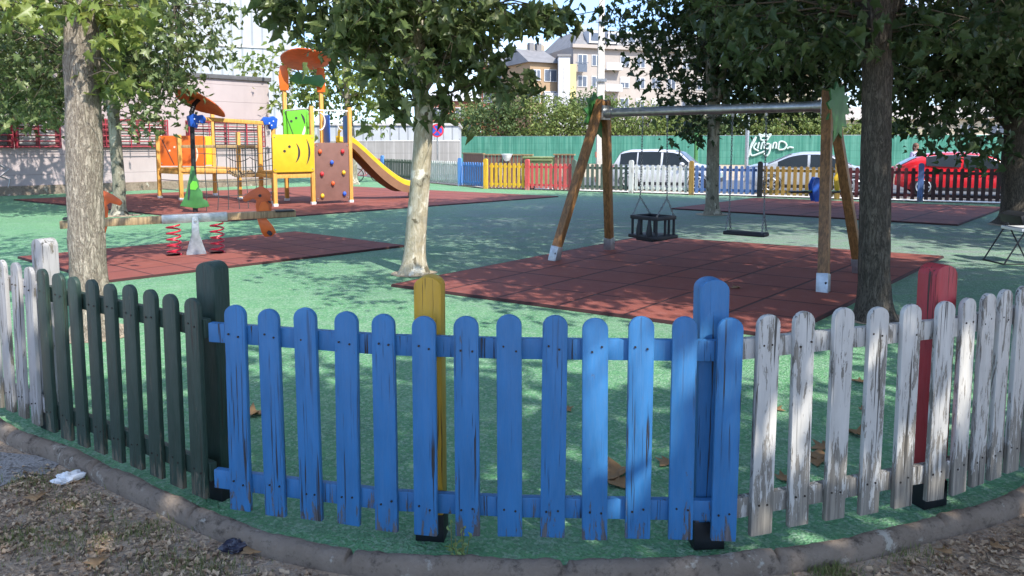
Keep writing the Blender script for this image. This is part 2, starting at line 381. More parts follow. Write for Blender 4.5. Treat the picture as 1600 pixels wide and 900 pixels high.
gb = MB(); cols_ = []; tx = [-23, -10.4, LL1.x, a0.x, a1.x+.1]; ty = [42, 40, LL1.y, a0.y, a1.y]
for p in [q for k_, q in enumerate(kc) if k_ == 0 or q.x > kc[k_-1].x+.004]:
    yt = float(np.interp(p.x, tx, ty)); cols_.append([(p.x, p.y+(yt-p.y)*(k_/10)**1.3, 0) for k_ in range(11)])
gb.add([v for c_ in cols_ for v in c_], [(i*11+j, (i+1)*11+j, (i+1)*11+j+1, i*11+j+1) for i in range(len(cols_)-1) for j in range(10)])
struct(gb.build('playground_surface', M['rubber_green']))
sheet('dirt_path', [(-60, -50), (60, -50), (60, -4), (a1.x+.3, a1.y), (kc[-1].x, kc[-1].y), (kc[-1].x-.6, kc[-1].y-1.2)]+[(p.x*.985, p.y*1.012) for p in kc[::-1][2:]]+[(-40, 26)], -.035, M['dirt'])
p0 = gp(-20, 672, -.03); 
sheet('asphalt_path', [(-12, 8.6), (-4.2, 4.45)]+[tuple(gp(x, y, -.031).xy) for x, y in ((-2, 706), (60, 712), (95, 722), (75, 740), (30, 748), (0, 760))]+[(-3.2, 2.9), (-6, 1.5), (-14, 3)], -.031, M['path'])
r0 = FL0-FD*40; r1 = fend+FD*30
def strip(name, off0, off1, z, mat):
    q = [r0+FN*off0, r1+FN*off0, r1+FN*off1, r0+FN*off1]; return sheet(name, [(p.x, p.y) for p in q], z, mat)
strip('pavement', .20, 2.9, -.10, M['pavement'])
strip('road', 2.9, 14, -.17, M['asphalt'])
mb = MB(); mb.bar(r0+FN*2.9+Vector((0, 0, -.14)), r1+FN*2.9+Vector((0, 0, -.14)), .16, .13); struct(mb.build('kerb', M['kerb'], bevel=.015))
mb = MB(); mb.bar(FL0+FN*.12+Vector((0, 0, -.05)), fend+FN*.12+Vector((0, 0, -.05)), .14, .16)
mb.bar(FL0+Vector((0, 0, -.05)), LL1+Vector((0, 0, -.05)), .14, .16); struct(mb.build('kerb', M['kerb'], bevel=.015))
# near rounded kerb with cast joints
mb = MB(); mb2 = []
prof = [(-.036, -.10), (-.038, .0), (-.034, .022), (-.020, .036), (0, .041), (.020, .036), (.034, .022), (.038, .0), (.036, -.10)]
fine = rings([(p.x, p.y, 0) for p in kc], 7); fs = []; npf = len(prof); vs = []
acc = 0
for i, p in enumerate(fine):
    t = (fine[min(i+1, len(fine)-1)]-fine[max(i-1, 0)]).normalized(); nn = Vector((-t.y, t.x, 0))
    if i: acc += (fine[i]-fine[i-1]).length
    k = 1+.10*noise.noise((p.x*3, p.y*3, 0)); j = abs((acc % .8)-.4) > .389
    for (x, z) in prof:
        q = p+nn*x*k; dz = .010*noise.noise((q.x*6, q.y*6, 1))+.006*noise.noise((q.x*23, q.y*23, 4))-.012*max(0, noise.noise((q.x*14, q.y*14, 7))-.25); vs.append((q.x, q.y, (z*k+dz if z > 0 else z)-(.022 if j and z > -.01 else 0)))
for i in range(len(fine)-1):
    for j in range(npf-1): fs.append((i*npf+j, (i+1)*npf+j, (i+1)*npf+j+1, i*npf+j+1))
mb.add(vs, fs); struct(mb.build('kerb', M['kerb'], smooth=True, angle=60))

# red rubber mats: slabs of tiles, 4 cm thick, on the green surface
def mat_slab(label, A, B, C, D, nu, nv, nm='rubber_mat'):
    me = bpy.data.meshes.new(nm); h = .03
    P = [Vector((p[0], p[1], 0)) for p in (A, B, C, D)]; cen = sum(P, Vector())/4
    top = []; N = 14
    out = []; uvs = []
    for k in range(4):
        for i in range(N):
            t = i/N; a, b = P[k], P[(k+1) % 4]; q = a.lerp(b, t); cuv = [(0, 0), (nu, 0), (nu, nv), (0, nv)]
            u0, u1 = cuv[k], cuv[(k+1) % 4]; out.append(q-cen); uvs.append((u0[0]+(u1[0]-u0[0])*t, u0[1]+(u1[1]-u0[1])*t))
    n = len(out); vs = [(q.x, q.y, h) for q in out]+[(q.x*1.003, q.y*1.003, 0.001) for q in out]
    me.from_pydata(vs, [], [tuple(range(n))]+[(i, n+i, n+(i+1) % n, (i+1) % n) for i in range(n)])
    ul = me.uv_layers.new(name='UVMap')
    for l in me.loops: ul.data[l.index].uv = uvs[l.vertex_index % n]
    me.materials.append(M['rubber_red']); bm = bmesh.new(); bm.from_mesh(me); bmesh.ops.recalc_face_normals(bm, faces=bm.faces); bm.to_mesh(me); bm.free()
    o = bpy.data.objects.new(nm, me); col.objects.link(o); o.location = (cen.x, cen.y, 0)
    return tag(o, label, 'rubber mat', 'red rubber safety mats')
A = gp(612, 448); B = gp(1222, 530); C = gp(1474, 403); D = gp(1005, 371); mat_slab('large dark red tiled rubber mat under the swing frame', A, B, C, D, 6, 8)
Pr = gp(632, 386); Pl = gp(28, 404); Pt = gp(462, 364); mat_slab('red rubber mat under the seesaw', Pr, Pt, Pl, Pr+Pl-Pt, 5, 8)
Pr = gp(872, 308); Pb = gp(350, 347); Pl = gp(22, 313); mat_slab('biggest red rubber mat under the climbing tower and slide', Pb, Pr, Pr+Pl-Pb, Pl, 10, 12)
Pl = gp(1048, 327); Pb = gp(1496, 353); Pr = gp(1572, 325); mat_slab('shaded red rubber mat under the spring rider by the far fence', Pl, Pb, Pr, Vector((7.0, 21.3, 0)), 6, 6)

# earth pits round the trunks
def pit(px, py, r):
    c = gp(px, py); pts = []
    for i in range(26):
        a = 2*math.pi*i/26; rr = r*(1+.25*noise.noise((math.cos(a)*1.5+c.x, math.sin(a)*1.5, 3))); pts.append((c.x+rr*math.cos(a), c.y+rr*math.sin(a)))
    sheet('tree_pit', pts, .005, M['lot'])
pit(150, 522, .33); pit(645, 427, .27); pit(1113, 335, .38); pit(1368, 498, .3); pit(187, 337, .4); pit(1590, 352, .5)

# ------------------------------------------------------------------ near picket fence
PW, PT = .093, .022
def picket_mesh(mat, wd=PW, h0=.07, h1=.92, hi=True):
    mb = MB(); mb.plate(rounded(wd, h0, h1, 10 if hi else 5, wd*.44), PT, (0, 0, 0), (1, 0, 0))
    return mb.build('picket', mat, bevel=.0045 if hi else 0)
protos = {}
def panel(name, label, pts, mat, group, ext=(0., 0.), hi=True, rails=True, jitter=1., wd=PW, h0=.07, h1=.92, first_free=0):
    """pts: foot of each picket, left to right; rails run behind them (away from the camera)"""
    base = sum(pts, Vector())/len(pts); base.z = 0
    t = thing(name, label, 'fence', base, 0, group)
    key = (mat, hi, wd)
    if key not in protos:
        protos[key] = picket_mesh(M[mat], wd, h0, h1, hi); first = True
    else: first = False
    for i, p in enumerate(pts):
        a, b = pts[max(i-1, 0)], pts[min(i+1, len(pts)-1)]; d = (b-a).normalized()
        rz = math.atan2(d.y, d.x)
        o = protos[key] if (first and i == 0) else protos[key].copy()
        if not (first and i == 0): col.objects.link(o)
        o.parent = t; o.location = (p.x-base.x, p.y-base.y, rng.uniform(-.006, .006)*jitter)
        o.rotation_euler = (rng.uniform(-.006, .006), rng.uniform(-.008, .008)*jitter, rz+rng.uniform(-.03, .03)*jitter)
        o.scale = (rng.uniform(.97, 1.04), 1, rng.uniform(.993, 1.006)); o.name = 'picket'
    if rails:
        for zr in (.793, .178):
            mb = MB(); q = [pts[0]+(pts[0]-pts[1]).normalized()*ext[0]]+list(pts[1:-1:3] if len(pts) > 5 else [])+[pts[-1]+(pts[-1]-pts[-2]).normalized()*ext[1]]
            dd = (q[-1]-q[0]).normalized(); bn = Vector((-dd.y, dd.x, 0))
            if bn.y < 0: bn = -bn
            off = bn*(PT/2+.0165)
            for k in range(len(q)-1):
                mb.bar(q[k]+off+Vector((0, 0, zr))-base, q[k+1]+off+Vector((0, 0, zr))-base, .030, .078)
            # split long straight rails only where they bend
            mb.v = []; mb.f = []; mb.mi = []
            cs = []
            for k, pnt in enumerate(q):
                pp = pnt+off+Vector((0, 0, zr))-base
                a = q[max(k-1, 0)]; b = q[min(k+1, len(q)-1)]; dn = (b-a).normalized(); nb = Vector((-dn.y, dn.x, 0))
                for (sx, sz) in ((-.015, -.039), (.015, -.039), (.015, .039), (-.015, .039)): cs.append(pp+nb*sx+Vector((0, 0, sz)))
            fs = [(0, 1, 2, 3), tuple(4*(len(q)-1)+i for i in (3, 2, 1, 0))]
            for k in range(len(q)-1):
                for j in range(4): fs.append((4*k+j, 4*k+(j+1) % 4, 4*k+4+(j+1) % 4, 4*k+4+j))
            mb.add(cs, fs); mb.build('rail', M[mat], t, bevel=.003 if hi else 0)
    if hi:
        mb = MB()
        for p in pts:
            for zr in (.80, .185):
                for sx in (-.02, .022):
                    i = pts.index(p); a, b = pts[max(i-1, 0)], pts[min(i+1, len(pts)-1)]; d = (b-a).normalized(); nb = Vector((d.y, -d.x, 0))
                    if nb.y > 0: nb = -nb
                    c = p-base+d*(sx+rng.uniform(-.004, .004))+nb*(PT/2-.001)+Vector((0, 0, zr+rng.uniform(-.012, .012)))
                    mb.cyl(c, c+nb*.004, .0042, .0042, 8)
        s_ = mb.build('screw', M['screw'], t); s_['kind'] = 'stuff'
    return t
def dep(py, h): return F*(H-h)/(py-HOR)
def foot(px, top, h=.92):
    p = gp(px, top, h); return Vector((p.x, p.y, 0))
def lerp_pts(a, b, n): return [a.lerp(b, i/(n-1)) for i in range(n)]
NG = 'picket fence panels along the near kerb'
bl = lerp_pts(foot(366, 475), foot(662, 493), 6)+lerp_pts(foot(662, 493), foot(1139, 497), 8)[1:]
panel('picket_fence', 'chipped blue picket panel at the front of the picture, nearest the kerb', bl, 'blue', NG, (.13, .02))
wr = lerp_pts(foot(1198, 492), foot(1475, 468), 6)
panel('picket_fence', 'flaking white picket panel between the blue post and the red post', wr, 'white', NG, (.12, .10))
w2 = lerp_pts(foot(1513, 463), foot(1597, 449), 4); st = w2[-1]-w2[-2]; w2 += [w2[-1]+st*k+Vector((.02, .01, 0))*k*k*.3 for k in range(1, 7)]
panel('picket_fence', 'weathered white picket panel running out of the picture right of the red post', w2, 'white', NG, (.1, .05))
gl = lerp_pts(foot(67, 421), foot(266, 458), 8)+[foot(301, 465)]
panel('picket_fence', 'dark green picket panel between the white post and the dark green post', gl, 'green', NG, (.02, .06))
wl = lerp_pts(foot(3, 407), foot(43, 415.5), 3); st = wl[0]-wl[1]; wl = [wl[0]+st*k for k in range(7, 0, -1)]+wl
panel('picket_fence', 'thin white picket panel at the left edge of the picture', wl, 'white_left', NG, (.05, .1))
def post(px, top, mat, label, rz, group, sz=.108, h=1.05, hi=True, P=None, shoe=True):
    p = P or foot(px, top, h); t = thing('fence_post', label, 'post', p, rz, group)
    mb = MB(); mb.plate(rounded(sz*1.12, .10 if shoe else 0., h, 10 if hi else 5, sz*.42), sz*.86, (0, 0, 0), (1, 0, 0)); mb.build('timber', M[mat], t, bevel=.006 if hi else 0)
    if shoe:
        mb = MB(); mb.box((0, 0, .055), (sz*1.2, sz*.94, .11)); mb.build('shoe', M['shoe'], t, bevel=.003 if hi else 0)
    return t
PG = 'posts of the near picket fence'
post(331, 408, 'green', 'dark green post at the left end of the blue pickets', -.45, PG, .098)
post(671, 430, 'yellow', 'mustard yellow post behind the blue pickets', -.12, PG, .095)
post(1112, 434, 'blue', 'blue post with a rounded head behind the blue pickets', .08, PG, .1)
post(1466, 412, 'red', 'red post behind the flaking white pickets', .35, PG, .108)
post(69, 372, 'white_left', 'tall pale grey-white post at the left behind the green pickets', -.55, PG, .10)

# ------------------------------------------------------------------ far picket fence
def onfar(px):
    k = (px-800)/F; t = (k*FL0.y-FL0.x)/(FD.x-k*FD.y); return FL0+FD*t
def onleft(px):
    k = (px-800)/F; t = (k*FL0.y-FL0.x)/(LD.x-k*LD.y); return FL0+LD*t
FG = 'picket fence panels along the street'; FPG = 'posts of the street fence'
def far_panel(x0, x1, mat, label, left=False):
    f = onleft if left else onfar; a, b = f(x0), f(x1); ln = (b-a).length; n = max(4, int(round((ln-.1)/.165)))
    d = (b-a)/ln; pts = [a+d*(.11+(ln-.22)*i/(n-1)) for i in range(n)]
    t = panel('picket_fence', label, pts, mat, FG, (.1, .1), hi=False, jitter=.7)
    return t
far = [(764, 822, 'far_yellow', 'bright yellow picket panel in the sunny far fence'),
       (827, 895, 'far_red', 'faded red picket panel beside the yellow one in the far fence'),
       (899, 983, 'far_green', 'weathered grey-green picket panel seen through the left swing legs'),
       (989, 1077, 'far_white', 'white picket panel in front of the white hatchback'),
       (1083, 1183, 'far_navy', 'worn blue picket panel behind the mottled tree beyond the swings'),
       (1190, 1306, 'far_ochre', 'ochre yellow picket panel in front of the silver saloon car'),
       (1311, 1434, 'far_maroon', 'dark red picket panel behind the thick brown trunk'),
       (1441, 1580, 'far_black', 'blackish picket panel in front of the red car')]
for x0, x1, m_, lb in far: far_panel(x0, x1, m_, lb)
b0 = onfar(1586); 
panel('picket_fence', 'dark picket panel behind the big trunk at the right edge', [b0+FD*.165*i for i in range(14)], 'far_black', FG, (.1, .1), hi=False, jitter=.7)
for x0, x1, m_, lb in ((722, 756, 'far_blue', 'narrow pale blue picket panel left of the yellow one'), (657, 717, 'far_white', 'white picket panel right of the middle tree trunk'),
                       (600, 652, 'far_green', 'grey-green picket panel behind the end of the slide'), (583, 596, 'far_red', 'short red picket panel behind the slide')):
    far_panel(x0, x1, m_, lb, True)
def fpost(px, mat, label, left=False):
    P = (onleft if left else onfar)(px)-(LN if left else FN)*.0; post(0, 0, mat, label, math.atan2(FD.y, FD.x), FPG, .125, 1.06, False, P+Vector((0, -.03, 0)), shoe=False)
for a_ in ((759, 'far_yellow', 'yellow post at the corner of the far fence'), (824, 'far_red', 'red post between the yellow and red panels of the far fence'),
           (897, 'far_green', 'grey wooden post right of the faded red panel'), (986, 'far_white', 'whitish post left of the white panel in the far fence'),
           (1080, 'far_ochre', 'ochre post between the white and worn blue panels'), (1187, 'shoe', 'black post between the worn blue and ochre panels'),
           (1308, 'far_ochre', 'ochre post behind the leaning swing leg'), (1438, 'far_navy', 'slate blue post in front of the red car'), (1583, 'far_black', 'dark post beside the big right trunk')):
    fpost(*a_)
fpost(719, 'far_blue', 'pale blue post left of the narrow blue panel', True); fpost(654, 'far_white', 'white post half hidden by the middle trunk', True)
fpost(598, 'far_blue', 'blue post behind the lower part of the slide', True)

# ------------------------------------------------------------------ swing
L1, L2 = gp(865, 410), gp(952, 393); R1, R2 = gp(1286, 460), gp(1342, 430)
lm, rm = (L1+L2)/2, (R1+R2)/2; bu = (rm-lm).normalized()
la, ra = lm+bu*.30, rm-bu*.22
la = Vector((la.x, la.y, 2.02)); ra = Vector((ra.x, ra.y, 2.02))
sw = thing('swing_frame', 'wooden swing frame with splayed legs and a round steel beam on the red mat', 'swing', (lm+rm)/2)
sb = sw.location.copy()
def leg_to(a, apex, side):
    top = apex+Vector((0, 0, .12))+(a-lm if side < 0 else a-rm).normalized()*.05
    mb = MB(); a2 = a+Vector((0, 0, .06)); d = (top-a2).normalized()
    mb.bar(a2+d*.1-sb, top-sb, .105, .105, bu); o = mb.build('leg', M['pine_dark'], sw, bevel=.012)
    mb = MB(); mb.bar(a+Vector((0, 0, .0))-sb, a2+d*.16-sb, .118, .118, bu); s_ = mb.build('steel_shoe', M['galv'], o, bevel=.004)
    mb = MB(); c = a2+d*.07; fr = Vector((0, -1, 0)); mb.cyl(c-sb+fr*.055, c-sb+fr*.07, .014, .014, 6); mb.build('bolt', M['screw'], o)
leg_to(L1, la, -1); leg_to(L2, la, -1); leg_to(R1, ra, 1); leg_to(R2, ra, 1)
zb = 1.975
mb = MB(); p_, q_ = Vector((la.x, la.y, zb))-bu*.02, Vector((ra.x, ra.y, zb))+bu*.02; mb.cyl(p_-sb, q_-sb, .058, .058, 24)
mb.build('beam', M['galv'], sw, smooth=True)
for pt, s_ in ((p_, 1), (q_, -1)):
    mb = MB(); mb.cyl(pt-sb+bu*s_*.05, pt-sb+bu*s_*.17, .072, .072, 24); mb.box(pt-sb+bu*s_*.05, (.05, .20, .19), math.atan2(bu.y, bu.x)); mb.build('beam_clamp', M['galv'], sw, bevel=.003)
vv = Vector((-bu.y, bu.x, 0))
# leaf shaped boards on the apexes
tree_l = [(-.10, -.42), (.02, -.30), (.10, -.36), (.09, -.22), (.20, -.24), (.15, -.10), (.26, -.08), (.17, .03), (.24, .10), (.12, .12), (.10, .22), (.0, .19), (-.06, .26), (-.10, .16), (-.20, .18), (-.16, .06), (-.25, .02), (-.17, -.06), (-.24, -.16), (-.14, -.17), (-.17, -.30), (-.09, -.28)]
for P, dxx, mt in ((Vector((la.x, la.y, 2.0))-bu*.10, -1, 'plate_dgreen'), (Vector((ra.x, ra.y, 1.98))+bu*.10, 1, 'plate_dgreen')):
    mb = MB(); mb.plate(tree_l, .022, P-sb, (vv+bu*.25)*1, (0, 0, 1)); mb.build('leaf_board', M[mt], sw, bevel=.003)
def chain(mb, p, q, r=.0042, link=.04):
    p, q = Vector(p), Vector(q); n = max(2, int((q-p).length/link*1.25)); d = (q-p).normalized(); a = d.cross(Vector((0, 1, .1))).normalized(); b = d.cross(a)
    for i in range(n):
        c = p.lerp(q, (i+.5)/n); x = a if i % 2 else b; l2 = (q-p).length/n*.66; pts = []
        for k in range(8):
            th = 2*math.pi*k/8; pts.append(c+d*math.cos(th)*l2+x*math.sin(th)*link*.24)
        pts.append(pts[0]); mb.tube(pts, r, 5, False)
def beam_at(s): return Vector((la.x, la.y, zb))+bu*s
# flat seat
c1 = beam_at(1.98); sz = .49
fs_ = thing('flat_swing_seat', 'flat black rubber swing seat hanging on two chains', 'swing seat', (c1.x, c1.y, sz))
mb = MB(); mb.box((0, 0, 0), (.50, .19, .045), math.atan2(bu.y, bu.x)); mb.build('seat', M['blackrub'], fs_, bevel=.015, bseg=3)
for s_ in (-1, 1):
    mb = MB(); top = c1+bu*.20*s_; top.z = zb-.06; knot = Vector((c1.x, c1.y, sz+.27))+bu*.21*s_; o_ = fs_.location
    chain(mb, top-o_, knot-o_); chain(mb, knot-o_, Vector((c1.x, c1.y, sz+.02))+bu*.22*s_+vv*.085-o_); chain(mb, knot-o_, Vector((c1.x, c1.y, sz+.02))+bu*.22*s_-vv*.085-o_)
    mb.build('chain', M['chain'], fs_, smooth=True)
    mb = MB(); mb.cyl(top+Vector((0, 0, .10))-o_, top-Vector((0, 0, .03))-o_, .02, .015, 10); mb.build('hanger', M['galv'], fs_)
# cradle seat
c2 = beam_at(.76); ro = math.atan2(bu.y, bu.x)-.25; ux = Vector((math.cos(ro), math.sin(ro), 0)); uy = Vector((-ux.y, ux.x, 0))
cs_ = thing('cradle_swing_seat', 'black toddler cradle swing seat with a barred cage on chains', 'swing seat', (c2.x, c2.y, .37))
mb = MB(); mb.box((0, 0, 0), (.50, .40, .045), ro); mb.box(-uy*.02+Vector((0, 0, -.03)), (.28, .30, .05), ro); mb.build('seat', M['blackrub'], cs_, bevel=.012)
mb = MB(); zt = .245
for s_ in (-1, 1):
    mb.box(uy*.17*s_+Vector((0, 0, zt)), (.44, .045, .05), ro); mb.box(ux*.205*s_+Vector((0, 0, zt)), (.045, .38, .05), ro)
mb.build('top_rail', M['blackrub'], cs_, bevel=.01)
for (a_, b_) in ((-.2, -.17), (.2, -.17), (-.2, .17), (.2, .17), (-.12, .17), (.12, .17), (-.2, 0), (.2, 0)):
    mb = MB(); mb.cyl(ux*a_+uy*b_, ux*a_+uy*b_+Vector((0, 0, zt)), .017, .017, 10); mb.build('bar', M['blackrub'], cs_, smooth=True)
for a_ in (-.085, .085):
    mb = MB(); mb.tube([ux*a_-uy*.17+Vector((0, 0, z_)) for z_ in (0, .05, .12, .18, zt)], [.034, .04, .034, .022, .018], 12); mb.build('leg_guard', M['blackrub'], cs_, smooth=True)
for s_ in (-1, 1):
    mb = MB(); top = c2+bu*.17*s_; top.z = zb-.06; o_ = cs_.location; knot = c2+bu*.19*s_; knot = Vector((knot.x, knot.y, .37+.50))
    chain(mb, top-o_, knot-o_); chain(mb, knot-o_, ux*.2*s_+uy*.17+Vector((0, 0, zt+.02))); chain(mb, knot-o_, ux*.2*s_-uy*.17+Vector((0, 0, zt+.02)))
    mb.build('chain', M['chain'], cs_, smooth=True)
    mb = MB(); mb.cyl(top+Vector((0, 0, .10))-o_, top-Vector((0, 0, .03))-o_, .02, .015, 10); mb.build('hanger', M['galv'], cs_)

# ------------------------------------------------------------------ seesaw
sc0 = Vector((-4.42, 10.3, 0)); sd = Vector((.91, .42, 0)).normalized(); sn = Vector((-sd.y, sd.x, 0))
ss = thing('seesaw', 'spring seesaw with a long timber beam and two orange horse heads', 'seesaw', sc0)
lo, hi_ = -1.62, 1.36
tz = .53
mb = MB(); mb.bar(sd*lo+Vector((0, 0, tz-.02)), sd*hi_+Vector((0, 0, tz+.02)), .12, .10); mb.build('beam', M['plank'], ss, bevel=.01)
mb = MB(); mb.bar(sd*-.42+Vector((0, 0, tz)), sd*.42+Vector((0, 0, tz+.01)), .135, .118); mb.build('beam_sleeve', M['galv'], ss, bevel=.004)
mb = MB(); mb.plate([(-.15, 0), (.15, 0), (.13, .03), (.05, .30), (.04, tz+.02), (-.04, tz+.02), (-.05, .30), (-.13, .03)], .012, sn*.075, sd); mb.plate([(-.15, 0), (.15, 0), (.13, .03), (.05, .30), (.04, tz+.02), (-.04, tz+.02), (-.05, .30), (-.13, .03)], .012, -sn*.075, sd)
mb.box((0, 0, .008), (.40, .22, .014), math.atan2(sd.y, sd.x)); mb.cyl(-sn*.1+Vector((0, 0, tz-.03)), sn*.1+Vector((0, 0, tz-.03)), .02, .02); mb.build('pivot_stand', M['galv'], ss, bevel=.002)
for s_ in (-1, 1):
    mb = MB(); pts = []; turns = 5
    for i in range(turns*16+1):
        a = 2*math.pi*i/16; k = i/(turns*16); r_ = .088
        pts.append(sd*(.28*s_)+Vector((math.cos(a)*r_, math.sin(a)*r_, .03+k*(tz-.11))))
    mb.tube(pts, .012, 8); mb.build('spring', M['redmetal'], ss, smooth=True)
    mb = MB(); mb.cyl(sd*.28*s_+Vector((0, 0, 0)), sd*.28*s_+Vector((0, 0, .03)), .11, .11, 20); mb.build('spring_plate', M['galv'], ss, bevel=.003)
horse = [(-.10, 0), (.10, 0), (.115, .10), (.10, .17), (.14, .20), (.25, .155), (.285, .185), (.265, .235), (.17, .31), (.11, .345), (.05, .37), (.0, .365), (-.06, .33), (-.105, .26), (-.095, .2), (-.11, .1)]
for s_, pos in ((-1, -1.17), (1, .92)):
    out_ = [(-x*s_, y) for x, y in horse]
    mb = MB(); mb.plate(out_, .03, sd*pos+Vector((0, 0, tz+.05)), sd); h_ = mb.build('horse_head', M['plate_rust'], ss, bevel=.006)
    mb = MB(); mb.plate([(-x*s_*.72-s_*-.0, y*.62+.02) for x, y in horse[:2]+[(.085, .12), (.05, .2), (-.03, .22), (-.09, .12)]], .008, sd*pos+Vector((0, 0, tz+.05))-sn*.021, sd); mb.build('neck_board', M['plate_orange'], h_)
    mb = MB(); c = sd*(pos-s_*.05)+Vector((0, 0, tz+.29)); mb.cyl(c-sn*.02, c-sn*.028, .022, .022, 12); mb.build('eye', M['slot'], h_)
    mb = MB(); c = sd*(pos+s_*.07)+Vector((0, 0, tz+.2)); mb.cyl(c-sn*.16, c+sn*.16, .014, .014, 10); mb.build('handle', M['blackrub'], ss)
    foot_ = [(-.03, .02), (-.12, -.10), (-.16, -.19), (-.10, -.25), (.0, -.25), (.04, -.19), (.10, .02)]
    mb = MB(); mb.plate([(x*-s_, y) for x, y in foot_], .03, sd*(pos-s_*.0)+Vector((0, 0, tz-.06)), sd); mb.build('foot_board', M['plate_orange'], ss, bevel=.006)
    mb = MB(); c = sd*(pos+s_*.06)+Vector((0, 0, tz-.25)); mb.cyl(c-sn*.17, c+sn*.17, .03, .03, 12); mb.build('foot_rest', M['slot'], ss, bevel=.004)
    mb = MB(); mb.box(sd*(pos+s_*.28)+Vector((0, 0, tz+.06)), (.26, .20, .025), math.atan2(sd.y, sd.x)); mb.build('seat', M['blackrub'], ss, bevel=.008)

# ------------------------------------------------------------------ climbing tower with slide and nets
tw = thing('climbing_tower', 'wooden climbing tower with yellow slide, nets, face boards and orange roofs', 'climbing frame', (-5.85, 18.3, 0))
T0 = tw.location.copy()
U = Vector((.77, .64, 0)).normalized(); Vv = Vector((-.64, .77, 0)).normalized()
p1 = Vector((0, 0, 0)); p2 = U*1.0; p3 = U*2.06; VB = 1.65
p2b = p2+Vv*VB; p3b = p3+Vv*VB; p1b = p1+Vv*1.15
def tp(p, z0, z1, mat='pine', w_=.095, cap=True):
    mb = MB(); mb.bar(p+Vector((0, 0, z0)), p+Vector((0, 0, z1)), w_, w_, U); o = mb.build('post', M[mat], tw, bevel=.01)
    if z0 < .2:
        mb = MB(); mb.box(p+Vector((0, 0, .05)), (w_*1.15, w_*1.15, .09), math.atan2(U.y, U.x)); mb.build('foot_cap', M['steel_white'], o, bevel=.003)
    return o
for p, z in ((p1, 1.80), (p2, 2.52), (p3, 2.52), (p2b, 3.35), (p3b, 3.35)): tp(p, .05, z)
tp(p1b+U*.1, 0, 2.05, 'pine'); tp(p1+U*.35+Vv*.9, 0, .82, 'pine_dark', .11)
def deck(corners, z, mat='pine', th=.06):
    mb = MB(); n = len(corners); c = corners
    # planks between edge 0-3 and edge 1-2
    k = max(3, int((c[3]-c[0]).length/.13))
    for i in range(k):
        a0_, a1_ = (i+.04)/k, (i+.96)/k
        q = [c[0].lerp(c[3], a0_), c[1].lerp(c[2], a0_), c[1].lerp(c[2], a1_), c[0].lerp(c[3], a1_)]
        mb.add([p+Vector((0, 0, z+th/2)) for p in q]+[p+Vector((0, 0, z-th/2)) for p in q], [(0, 1, 2, 3), (7, 6, 5, 4), (0, 4, 5, 1), (1, 5, 6, 2), (2, 6, 7, 3), (3, 7, 4, 0)])
    for a, b in ((0, 1), (1, 2), (2, 3), (3, 0)): mb.bar(c[a]+Vector((0, 0, z-.09)), c[b]+Vector((0, 0, z-.09)), .05, .10)
    return mb.build('platform', M[mat], tw, bevel=.004)
deck([p1, p2, p2b-Vv*.5, p1b], .86); deck([p2, p3, p3b, p2b], 1.56)
def board(a, b, z0, z1, mat, name='panel', off=0., th=.02, r=.04):
    d = (b-a); ln = d.length; nrm = d.normalized().cross(Vector((0, 0, 1)))
    x0, x1 = .0, ln; out_ = [(x0, z0+r), (x0+r, z0), (x1-r, z0), (x1, z0+r), (x1, z1-r), (x1-r, z1), (x0+r, z1), (x0, z1-r)]
    for bx, bz in ((x0+.05, z0+.07), (x1-.05, z0+.07), (x0+.05, z1-.07), (x1-.05, z1-.07)):
        mb = MB(); c = a+d.normalized()*bx+nrm*(off+th/2)+Vector((0, 0, bz)); mb.cyl(c, c+nrm*.012, .018, .014, 10); mb.build('bolt', M['galv'], tw)
    mb = MB(); mb.plate(out_, th, a+nrm*off, d); return mb.build(name, M[mat], tw, bevel=.003), a+nrm*(off+th/2+.003 if off >= 0 else off-th/2-.003), d.normalized(), nrm
def marks(parent, o, d, items, mat='slot', name='cutout'):
    for it in items:
        mb = MB()
        if it[0] == 'dot': mb.plate([(it[1]+it[3]*math.cos(2*math.pi*k/12), it[2]+it[3]*math.sin(2*math.pi*k/12)) for k in range(12)], .006, o, d)
        elif it[0] == 'arc':
            _, cx, cz, r_, a0_, a1_, w_ = it; n = 12; outer = []; inner = []
            for k in range(n+1):
                a = R(a0_+(a1_-a0_)*k/n); ww = w_*math.sin(math.pi*(k+.6)/(n+1.2))
                outer.append((cx+(r_+ww/2)*math.cos(a), cz+(r_+ww/2)*math.sin(a))); inner.append((cx+(r_-ww/2)*math.cos(a), cz+(r_-ww/2)*math.sin(a)))
            mb.plate(outer+inner[::-1], .006, o, d)
        elif it[0] == 'line':
            _, x0, z0, x1, z1, w_ = it; n_ = Vector((z0-z1, x1-x0)).normalized()*w_/2; mb.plate([(x0+n_.x, z0+n_.y), (x0-n_.x, z0-n_.y), (x1-n_.x, z1-n_.y), (x1+n_.x, z1+n_.y)], .006, o, d)
        mb.build(name, M[mat], parent)
# yellow face board
b_, o_, d_, n_ = board(p1-U*.06, p2+U*.02, .87, 1.80, 'plate_yellow', off=.065)
marks(b_, o_, d_, [('dot', .30, 1.39, .035), ('dot', .43, 1.50, .035), ('arc', .30, 1.36, .38, -42, 35, .055), ('arc', .25, 1.38, .70, -28, 26, .05)])
# green face board on the left side of the high deck
b_, o_, d_, n_ = board(p2b-U*.08-Vv*.08, p2b+U*.64-Vv*.08, 1.68, 2.50, 'plate_green', off=.0)
marks(b_, o_, d_, [('dot', .22, 2.18, .035), ('dot', .36, 2.27, .035), ('arc', .12, 2.1, .48, 2, 38, .06), ('line', .04, 2.42, .30, 1.72, .02)])
marks(b_, o_, d_, [('arc', .10, 2.06, .50, -38, 0, .07)], 'pale_mark', 'routed_line')
b_, o_, d_, n_ = board(p2+U*.05, p2+U*.26, 1.62, 2.42, 'plate_green', off=-.4)
